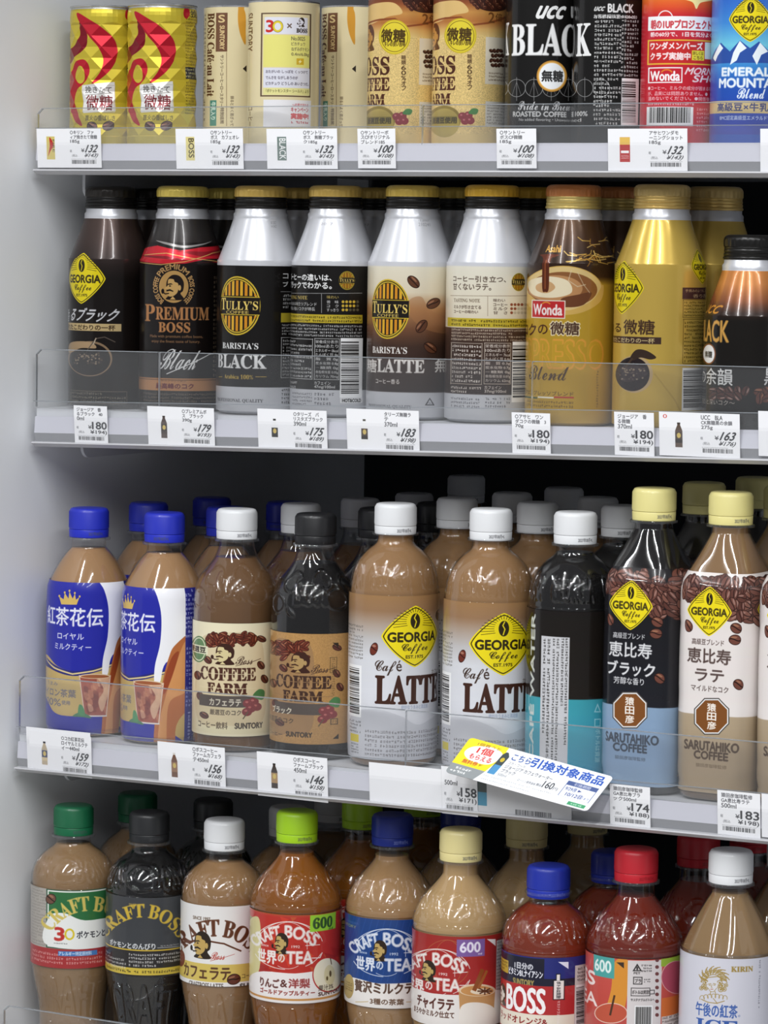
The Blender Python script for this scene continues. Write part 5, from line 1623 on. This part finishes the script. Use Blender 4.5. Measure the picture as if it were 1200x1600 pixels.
def craftboss(A, c, cx, cy, r, h, a0, a1, bold, ky=1.0):
    w = (a1 - a0)
    A.arc(serif('CRAFT'), cx, cy, r, h, a0, a0 + w * .52, c, bold, ky); A.arc(serif('BOSS'), cx, cy, r, h, a0 + w * .57, a1, c, bold, ky)


pG = spot(4, 115, 1285, YS4 + .039)
A = wrap(pG, 32, 66, 127, '#a8a29a').view(0, 1220, 3)
A.fine(148, 490, 214, 775, 20, '#7f7c78', .9)
A.rect(216, 506, 620, 790, '#3a5a48'); A.rect(222, 512, 620, 784, '#dfe4dc'); A.rect(228, 518, 620, 660, '#2f6a3e')
A.curve([(228, 640), (300, 620), (400, 655), (600, 640), (600, 778), (228, 778)], '#e4e5e2')
craftboss(A, '#cdb860', 420, 820, 210, 72, -58, 52, 1.2)
A.bean(238, 552, 24, 26, .6, '#6a4a3c'); A.text('3', 256, 690, 300, 752, '#b8322c', bold=2.4); A.ring(326, 722, 24, 28, 9, '#d4bd2a'); A.text('ポケモンと', 360, 704, 492, 738, '#3a3a40', bold=.9); A.fine(252, 762, 350, 772, 1, '#5a5a5a'); A.text('のんびり', 500, 704, 600, 738, '#3a3a40', bold=.9)
A.bandv(330, 795, 905, '#a03436'); A.fine(150, 812, 480, 870, 3, '#d8a4a0', .8); A.rect(272, 804, 456, 827, '#4a78b4'); A.text('アレルギー特定原材料', 275, 806, 430, 825, '#e4ecf4', bold=.5)
front('a', pet_bottle('coffee_bottle', 'green-capped tan bottle with grey and green label, leftmost on the lowest shelf', pG, RT, C5, 161.8, 163.8, '#927452', 157, (67, 126.5), A.image('green_craft_art'), '#17613f', em5), 'green-capped tan bottle')

pCh = spot(4, 233, 1310, YS4 + .046)
A = wrap(pCh, 32, 66, 127, '#37393c').view(0, 1220, 3)
A.grad(660, [(400, '#45474a'), (600, '#3a3c3f'), (790, '#3d3f42'), (795, '#2c2a2a'), (960, '#2c2a2a')])
A.text('SINCE 1997', 604, 574, 670, 586, '#b59c50', bold=.3)
craftboss(A, '#c4a63c', 665, 830, 190, 66, -62, 62, 1.2)
A.text('ポケモンとのんびり', 515, 762, 728, 792, '#d0d2d4', bold=.9); A.line([(738, 786), (840, 778)], 2, '#c9c9c9'); A.fine(752, 768, 840, 780, 1, '#b0b0b0')
A.bandv(660, 796, 802, '#c4a63c'); A.bandv(660, 884, 918, '#c4ac42'); A.fine(490, 812, 590, 880, 4, '#c6c4c2'); A.fine(602, 812, 860, 880, 4, '#d6d4d2'); A.fine(500, 892, 840, 912, 1, '#3a3418')
front('b', pet_bottle('coffee_bottle', 'black-capped black coffee bottle with grey label and gold arched letters', pCh, RT, C5, 161.8, 163.8, '#0c0b0b', 157, (67, 126.5), A.image('grey_craft_art'), '#242527', em5, ink='#3a3a3c'), 'black-capped grey-label bottle')

pWh = spot(4, 350.5, 1315, YS4 + .050)
A = wrap(pWh, 32, 66, 127, '#dcdad8').view(0, 1220, 3)
A.text('SINCE 1997', 904, 636, 985, 652, '#5a4634', bold=.5)
craftboss(A, '#5a3320', 1010, 940, 210, 82, -56, 58, 1.6)
A.line([(850, 760), (950, 745), (1050, 765), (1130, 800)], 8, '#5a3320'); A.man(945, 770, 50, 66, '#b89a58', '#2a2018'); A.text(script('Boss'), 985, 806, 1058, 842, '#a83a30', bold=.3, shear=.1); A.line([(985, 848), (1100, 815)], 2, '#a83a30')
A.bandv(1000, 864, 950, '#c9b25c'); A.text('カフェラテ', 862, 876, 1080, 936, '#4a2c1e', bold=1.4); A.text('コーヒー飲料', 1135, 902, 1230, 926, '#5a4a30', bold=.3); A.bean(1096, 936, 33, 26, -.3, '#5a2f22'); A.ell(848, 835, 18, 40, '#7a4430')
A.text('500ml', 838, 942, 868, 956, '#6a5a4a'); A.text('CRAFTBOSS LATTE', 886, 954, 1046, 980, '#4a3f38', bold=.5); A.text('SUNTORY', 1125, 950, 1240, 972, '#2a2420', bold=1.1)
front('c', pet_bottle('coffee_bottle', 'white-capped tan latte bottle with white label and brown arched letters', pWh, RT, C5, 161.8, 163.8, '#94724e', 155, (67, 126.5), A.image('white_craft_art'), '#d9dadc', em5, lab_rough=.35), 'white-capped craft latte bottle')


def globe(A, cx, cy, rx, ry, c):
    A.ring(cx, cy, rx, ry, 4, c, 95, 160); A.ring(cx, cy, rx, ry, 4, c, 200, 350); A.ring(cx, cy, rx, ry, 4, c, 20, 60)
    A.ring(cx, cy, rx * .9, ry, 4, c, 200, 340); A.ring(cx, cy, rx * .6, ry * .97, 3, c, 205, 335); A.ring(cx, cy, rx * .6, ry * .97, 3, c, 60, 120)


def tea_art(A, dx, dy, W, red=True):
    globe(A, 280 + dx, 1030 + dy, 220, 155, W)
    A.arc('CRAFT', 262 + dx, 1290 + dy, 310, 78, -36, -6, W, 2.2); A.arc('BOSS', 262 + dx, 1290 + dy, 310, 78, 0, 35, W, 2.2)
    A.man(235 + dx, 1015 + dy, 54, 68, '#b59a5e', '#2c2018')
    A.text('Since', 112 + dx, 1018 + dy, 158 + dx, 1034 + dy, W, bold=.4); A.text('1992', 302 + dx, 1030 + dy, 354 + dx, 1046 + dy, W, bold=.4)
    A.text('世界', 92 + dx, 1058 + dy, 208 + dx, 1142 + dy, W, bold=1.8); A.text('の', 218 + dx, 1086 + dy, 258 + dx, 1136 + dy, W, bold=1.2); A.text('TEA', 270 + dx, 1070 + dy, 434 + dx, 1146 + dy, W, bold=2.2)
    A.line([(390 + dx, 1030 + dy), (480 + dx, 1024 + dy)], 4, W); A.line([(400 + dx, 1010 + dy), (400 + dx, 1055 + dy)], 3, W); A.line([(430 + dx, 1110 + dy), (480 + dx, 1108 + dy), (494 + dx, 1075 + dy)], 5, W)


WH = '#e2dcd8'
pLi = spot(4, 464, 1300, YS4 + .041)
A = wrap(pLi, 33.5, 64, 130, '#b02e26').view(380, 1220, 4)
for i in range(46):
    x, y = 20 + rnd.random() * 640, 820 + rnd.random() * 380; q = 40 + rnd.random() * 40
    A.poly([(x, y), (x + q, y + 20), (x + q * .4, y + q)], rnd.choice(('#c04a2c', '#a5281f', '#c83a28', '#b8562e', '#982420')), .8)
A.bandv(330, 790, 838, '#c08a4c'); A.rect(0, 838, 90, 1205, '#7a8a4e'); A.curve([(30, 900), (95, 850), (110, 1000), (95, 1200), (20, 1200)], '#c9bf8a')
A.rect(90, 838, 640, 850, '#b03a2a')
tea_art(A, 0, 0, WH)
A.rect(418, 830, 578, 936, '#8fc233'); A.text(serif('600'), 438, 850, 556, 918, '#2c4a24', bold=1.4); A.text('ml', 536, 912, 560, 926, '#2c4a24', bold=.6)
A.curve([(60, 1210), (330, 1208), (640, 1190), (640, 1420), (60, 1420)], '#e0dad8')
A.ell(530, 1218, 98, 112, '#b03030'); A.ell(530, 1216, 91, 105, '#ddd6c0'); A.ell(540, 1218, 34, 64, '#cfc5a0'); A.ell(545, 1210, 7, 20, '#5a4a2c'); A.ell(525, 1240, 6, 14, '#5a4a2c'); A.line([(545, 1110), (552, 1150)], 6, '#5a4630')
A.text('りんご', 106, 1240, 224, 1296, '#5a2f2a', bold=1.6); A.text('&', 232, 1250, 274, 1296, '#5a2f2a', bold=1); A.text('洋梨', 284, 1244, 416, 1302, '#8a3030', bold=1.4)
A.text('ゴールドアップルティー', 106, 1318, 448, 1350, '#8a3a34', bold=1); A.text('果汁3%', 470, 1280, 562, 1316, '#4a3f34', bold=.6); A.text('SUNTORY', 470, 1320, 600, 1342, '#4a2f28', bold=1); A.bandv(330, 1372, 1386, '#c08a4c')
front('d', pet_bottle('tea_bottle', 'lime-capped amber tea bottle with red label and green number tag', pLi, RT, C6, 176.2, 178, '#b06a1c', 170, (65, 129.5), A.image('apple_tea_art'), '#97c11f', em6, trans=.5), 'lime-capped amber tea bottle')

pBl = spot(4, 613, 1310, YS4 + .065)
A = wrap(pBl, 33.5, 64, 130, '#1d3f7c').view(380, 1220, 4)
for k in range(-20, 40): A.line([(500 + 40 * k, 820), (380 + 40 * k, 1260)], 4, '#25488a')
A.bandv(850, 800, 860, '#b29c7c'); A.rect(600, 866, 720, 880, '#2a4a88')
tea_art(A, 615, 46, '#d6dae4', False)
A.text('SUNTORY', 620, 890, 706, 908, '#8a8a6a', bold=.4)
A.curve([(630, 1240), (850, 1272), (1100, 1262), (1200, 1240), (1200, 1460), (600, 1460)], '#dedad6'); A.ell(660, 1290, 32, 78, '#a8925e'); A.fine(640, 1260, 682, 1320, 4, '#4a3a20')
A.text('贅沢ミルクティー', 698, 1270, 1160, 1342, '#4a3226', bold=1.6); A.text('3種の茶葉', 792, 1372, 1004, 1410, '#5a4030', bold=.8); A.line([(700, 1390), (780, 1388)], 4, '#b59a5e'); A.line([(1020, 1390), (1100, 1386)], 4, '#b59a5e'); A.bandv(850, 1432, 1450, '#a08458')
front('e', pet_bottle('tea_bottle', 'blue-capped milk tea bottle with blue and white label on the lowest shelf', pBl, RT, C6, 176.2, 178.5, '#a07e58', 171, (65, 129.5), A.image('blue_tea_art'), '#1c2c80', em6, ink='#8a92c4'), 'blue-capped blue-label tea bottle')

pCi = spot(4, 720, 1330, YS4 + .041)
A = wrap(pCi, 33.5, 64, 130, '#9a2626').view(640, 1240, 4)
A.grad(300, [(700, '#8a2420'), (1000, '#9c2826'), (1260, '#a02c2a')])
A.ring(230, 1060, 150, 150, 3, '#a8603a', 20, 330); A.ring(240, 1060, 90, 150, 3, '#a8603a', 0, 350)
tea_art(A, -118, 92, WH)
A.rect(294, 908, 470, 1018, '#7a5a98'); A.text('600', 316, 926, 442, 990, '#e6e0ee', bold=1.6); A.text('ml', 430, 992, 452, 1004, '#e6e0ee', bold=.5)
A.poly([(482, 905), (538, 905), (538, 950)], '#e6dedc'); A.rect(540, 880, 700, 1460, '#bdb4b2'); A.fine(545, 890, 600, 1230, 16, '#4a4444')
A.curve([(-20, 1225), (140, 1252), (320, 1262), (600, 1240), (600, 1470), (-20, 1470)], '#dcd6d2'); A.text('チャイラテ', 48, 1284, 276, 1356, '#4a2018', bold=1.6); A.text('まろやかミルク仕立て', 28, 1362, 278, 1402, '#4a2a20', bold=.8)
A.poly([(306, 1232), (535, 1232), (520, 1470), (320, 1470)], '#b98a58'); A.curve([(320, 1340), (420, 1310), (530, 1350), (520, 1480), (330, 1480)], '#e0d8d0'); A.ell(422, 1232, 115, 40, '#d9c2a4'); A.ell(422, 1236, 102, 32, '#c08a52'); A.ell(440, 1240, 60, 20, '#e0d0b8')
A.line([(405, 1230), (455, 1105)], 26, '#8a4a22'); A.line([(430, 1220), (482, 1110)], 16, '#9a5a2c')
for k in range(8): A.line([(470, 1238), (470 + 44 * math.cos(k * .785), 1238 + 22 * math.sin(k * .785))], 9, '#5a3a28')
front('f', pet_bottle('tea_bottle', 'cream-capped milk tea bottle with red label, purple number tag and cinnamon glass', pCi, RT, C6, 176.2, 178, '#b39468', 178, (65, 129.5), A.image('chai_art'), '#d6c98e', em6), 'cream-capped red-label tea bottle')

pFr = spot(4, 857, 1380, YS4 + .039)
A = wrap(pFr, 32, 62, 124, '#a42c2c').view(640, 1240, 4)
A.bandv(800, 960, 1168, '#262c72'); A.rect(560, 1012, 842, 1150, '#1c1c2c'); A.rect(560, 1024, 616, 1124, '#b89a3a'); A.fine(566, 1030, 612, 1118, 4, '#4a3a14')
A.text('1日分の', 656, 1052, 770, 1092, '#e8e8ec', bold=1.2); A.text('ビタミンB1,ナイアシン', 620, 1096, 832, 1146, '#e0e0e8', bold=1); A.poly([(928, 1044), (994, 1044), (994, 1090)], '#dcdcec')
A.bandv(800, 1152, 1200, '#1e1e30'); A.text('SUNTORY', 646, 1158, 776, 1196, '#b9a45a', bold=1.1)
A.bandv(800, 1200, 1386, '#aa2c2e'); A.text('BOSS', 606, 1212, 846, 1370, '#eeeaea', bold=3); A.man(580, 1250, 26, 70, '#e0d8d0', '#2a1818')
A.bandv(800, 1386, 1500, '#ded4c4'); A.text('ブラッドオレンジ&', 560, 1396, 860, 1446, '#8a2c2c', bold=1)
A.frame_rect(896, 1160, 970, 1290, 5, '#1a1a1e'); A.rect(902, 1166, 964, 1284, '#e4dcd8'); A.rect(915, 1120, 945, 1160, '#1a1a1e'); A.rect(920, 1126, 940, 1165, '#e4dcd8'); A.text('ボトルは資源!', 918, 1172, 946, 1280, '#1a1a1e', rot=90, bold=.6); A.text('サステナブルボトルへ', 922, 1296, 940, 1460, '#e4dcd8', rot=90, bold=.5)
A.rect(1032, 1050, 1200, 1500, '#c9c4c2'); A.fine(1048, 1075, 1098, 1170, 4, '#2a2626'); A.barcode(1040, 1190, 1100, 1460, vert=True)
front('g', pet_bottle('tea_bottle', 'blue-capped red drink bottle with navy and red label on the lowest shelf', pFr, RT, C5, 161.8, 159.8, '#8f3418', 155, (63, 123), A.image('fruit_art'), '#1f309c', em5, trans=.3, ink='#5a68c0'), 'blue-capped red drink bottle')

pRe = spot(4, 994, 1360, YS4 + .041)
A = wrap(pRe, 33.5, 62, 130, '#b54a44').view(880, 1240, 3.75)
A.grad(400, [(700, '#b59a3a'), (945, '#b59a3a'), (950, '#c0524a'), (1300, '#b8463c')])
A.curve([(300, 985), (380, 975), (375, 1180), (330, 1330), (240, 1330), (280, 1150)], '#d08a34'); A.rect(178, 950, 300, 1075, '#4a9c98'); A.text('600', 186, 972, 280, 1042, '#dfe9e6', bold=1.6); A.poly([(312, 985), (356, 985), (356, 1022)], '#3a2a20')
A.text('SS', 118, 1030, 186, 1110, '#ead8d4', bold=2); A.text('EA', 120, 1160, 200, 1235, '#ead8d4', bold=1.6)
A.ell(280, 1290, 95, 60, '#b8523c'); A.ring(280, 1290, 98, 62, 5, '#e0c0b0'); A.line([(275, 1300), (300, 1185)], 12, '#4a3020')
A.rect(374, 975, 574, 1460, '#cfc8c8'); A.poly([(434, 992), (462, 1038), (406, 1038)], '#2a2626'); A.poly([(434, 1006), (450, 1032), (418, 1032)], '#cfc8c8'); A.text('1', 430, 1012, 438, 1030, '#2a2626', bold=.6); A.text('PET', 414, 1044, 452, 1056, '#2a2626', bold=.4); A.fine(458, 995, 520, 1045, 3, '#2a2626')
A.frame_rect(410, 1072, 464, 1118, 5, '#2a2626'); A.text('プラ', 420, 1084, 456, 1108, '#2a2626', bold=.6); A.fine(472, 1080, 512, 1108, 2, '#2a2626')
A.frame_rect(396, 1138, 510, 1188, 4, '#2a2626'); A.frame_rect(506, 1150, 536, 1176, 4, '#2a2626'); A.text('ボトルは資源!', 404, 1152, 504, 1176, '#2a2626', bold=.6); A.text('サステナブルボトルへ', 396, 1202, 534, 1218, '#2a2626', bold=.5); A.barcode(418, 1245, 522, 1420)
for k in range(9): A.ell(550, 972 + 41 * k, 11, 11, '#6a3a3a')
A.poly([(574, 950), (680, 940), (700, 960), (600, 1010), (574, 1010)], '#8fae34'); A.ell(670, 1075, 96, 100, '#a8465a'); A.ring(670, 1075, 96, 100, 4, '#d8a0a0'); A.rect(576, 1180, 760, 1300, '#c9682c'); A.rect(576, 1290, 760, 1460, '#cfc4c0'); A.fine(580, 1295, 720, 1380, 4, '#4a3a38')
front('h', pet_bottle('tea_bottle', 'red-capped red tea bottle with teal number tag and white recycling panel', pRe, RT, C6, 176.2, 178, '#7c2611', 168, (63, 129.5), A.image('red_tea_art'), '#b5202c', em6, trans=.3, ink='#7a1018'), 'red-capped red tea bottle')

KI = [(20, 0), (27, 1), (31, 4), (32, 10), (32.6, 60), (32.6, 134), (32.1, 139), (29, 147), (24.5, 156.5), (20, 165), (16, 172), (13.6, 176), (12.9, 179), (12.9, 187)]
pKi = spot(4, 1142, 1360, YS4 + .040)
A = wrap(pKi, 32.5, 8, 140, '#cac9d3').view(880, 1240, 3.75)
Gd = '#9c8448'
A.text(serif('KIRIN'), 985, 1002, 1110, 1032, Gd, bold=1)
for k in range(26):          # plumes of the hat
    a = R_(165 + 200 * k / 25); r0 = 58 + 6 * (k % 3)
    A.line([(884 + .62 * r0 * math.cos(a), 1078 + .6 * r0 * math.sin(a)), (884 + r0 * 1.1 * math.cos(a + .12), 1072 + r0 * .95 * math.sin(a + .12)), (884 + r0 * 1.3 * math.cos(a + .3), 1072 + r0 * 1.05 * math.sin(a + .3))], 5, Gd)
A.ring(884, 1082, 74, 60, 5, Gd, 165, 365); A.ring(882, 1098, 52, 52, 5, Gd, 175, 350)
A.line([(808, 1092), (850, 1066), (905, 1060), (958, 1084)], 5, Gd)
for x, y, r in ((836, 1098, 16), (826, 1118, 15), (812, 1130, 13), (838, 1132, 12), (918, 1098, 17), (932, 1116, 17), (924, 1138, 16), (944, 1136, 14), (908, 1118, 12), (955, 1112, 12)):
    A.ring(x, y, r, r, 5, Gd); A.ell(x, y, r * .4, r * .4, Gd)
A.curve([(848, 1092), (885, 1080), (906, 1100), (902, 1128), (882, 1152), (864, 1150), (850, 1128)], '#cfcdd2')
A.line([(852, 1106), (868, 1103)], 4, Gd); A.line([(880, 1102), (896, 1106)], 4, Gd); A.line([(856, 1112), (866, 1112)], 4, Gd); A.line([(882, 1111), (892, 1112)], 4, Gd)
A.line([(874, 1108), (868, 1124), (876, 1126)], 3, Gd); A.line([(865, 1136), (880, 1136)], 4, '#a8684c'); A.line([(850, 1128), (864, 1150), (882, 1152), (900, 1130)], 3, Gd)
A.line([(866, 1152), (862, 1172)], 4, Gd); A.line([(890, 1148), (896, 1170)], 4, Gd)
for k in range(7): A.ring(816 + 22 * k, 1186 - 10 * math.sin(k / 6 * 3.14) + 4, 15, 18, 4, Gd, 150, 390)
A.line([(812, 1196), (850, 1214), (900, 1220), (945, 1206)], 5, Gd); A.line([(880, 1190), (905, 1222)], 4, Gd)
A.text('午後の紅茶', 780, 1226, 1020, 1305, '#3a5aa0', bold=.9); A.text('。', 1024, 1290, 1036, 1302, '#3a5aa0'); A.text(serif('ICE'), 782, 1322, 1024, 1400, '#3a5aa0', bold=1); A.text(serif('MILK TEA'), 760, 1420, 1050, 1480, '#3a5aa0', bold=.8)
A.fine(1140, 960, 1156, 1250, 1, '#7a7a86', rot=True)


def facets(p, r, z):
    return r * (1 + (0.012 * math.cos(12 * p) if 140 < z < 176 else 0))


front('i', pet_bottle('tea_bottle', 'white-capped milk tea bottle with pale label and gold portrait emblem, rightmost on the lowest shelf', pKi, RT, KI, 182.4, 184.4, '#8f7350', 178, (9, 138.5), A.image('portrait_tea_art'), '#d9dadc', None, rad=facets, seg=72), 'white-capped portrait-label tea bottle')

# ---- bottles standing further back in their files ---------------------------------
BACK = [  # shelf, key, px, py (cap), rows behind the front, words
    (2, 'A', 243, 305, 1, 'second back in its file'), (2, 'B', 362, 305, 1, 'second back in its file'), (2, 'C', 481, 305, 1, 'second back in its file'),
    (2, 'D', 597, 305, 1, 'second back in its file'), (2, 'E', 722, 305, 1, 'second back in its file'), (2, 'F', 843, 305, 1, 'second back in its file'),
    (2, 'G', 972, 305, 1, 'second back in its file'), (2, 'H', 1118, 305, 1, 'second back in its file'), (2, 'C', 561, 305, 2, 'third back in its file'), (2, 'G', 1040, 305, 2, 'third back in its file'),
    (3, 'K', 232, 805, 1, 'second back in its file'), (3, 'K', 331, 795, 2, 'third back in its file'), (3, 'K2', 353, 815, 1, 'second back in its file'), (3, 'K2', 446, 805, 2, 'third back in its file'),
    (3, 'L', 470, 815, 1, 'second back in its file'), (3, 'L', 563, 806, 2, 'third back in its file'), (3, 'L', 647, 796, 3, 'fourth back in its file'), (3, 'M', 591, 825, 1, 'second back in its file'), (3, 'M', 681, 815, 2, 'third back in its file'),
    (3, 'N', 714, 805, 1, 'second back in its file'), (3, 'N', 800, 795, 2, 'third back in its file'), (3, 'N', 881, 786, 3, 'fourth back in its file'), (3, 'N', 728, 790, 4, 'set off to the left, far back in the file'),
    (3, 'O', 840, 814, 1, 'second back in its file'), (3, 'O', 934, 806, 2, 'third back in its file'), (3, 'P', 972, 820, 1, 'second back in its file'), (3, 'Q', 1100, 780, 1, 'second back in its file'), (3, 'Q', 1182, 770, 2, 'third back in its file'), (3, 'R', 1227, 790, 1, 'second back in its file'),
    (4, 'a', 215, 1265, 1, 'second back in its file'), (4, 'b', 333, 1285, 1, 'second back in its file'), (4, 'c', 451, 1290, 1, 'second back in its file'), (4, 'c', 521, 1270, 2, 'third back in its file'),
    (4, 'd', 566, 1275, 1, 'second back in its file'), (4, 'd', 662, 1260, 2, 'third back in its file'), (4, 'e', 720, 1290, 1, 'second back in its file'), (4, 'f', 823, 1310, 1, 'second back in its file'), (4, 'f', 918, 1290, 2, 'third back in its file'),
    (4, 'g', 956, 1375, 1, 'second back in its file'), (4, 'h', 1091, 1345, 1, 'second back in its file'), (4, 'h', 1172, 1335, 2, 'third back in its file'), (4, 'i', 1232, 1350, 1, 'second back in its file')]
DEPTH = {2: .072, 3: .072, 4: .074}
for row, key, px, py, k, words in BACK:
    root, short = FRONT[key]
    Y = root.location[1] + DEPTH[row] * k
    nb = dup(root, spot(row, px, py, Y), root.rotation_euler[2] + rnd.uniform(-.5, .5))
    nb['label'] = '%s, %s' % (short.replace('left latte', 'left-hand latte').replace('right latte', 'right-hand latte'), words)
    nb['group'] = 'bottles waiting behind the front row'
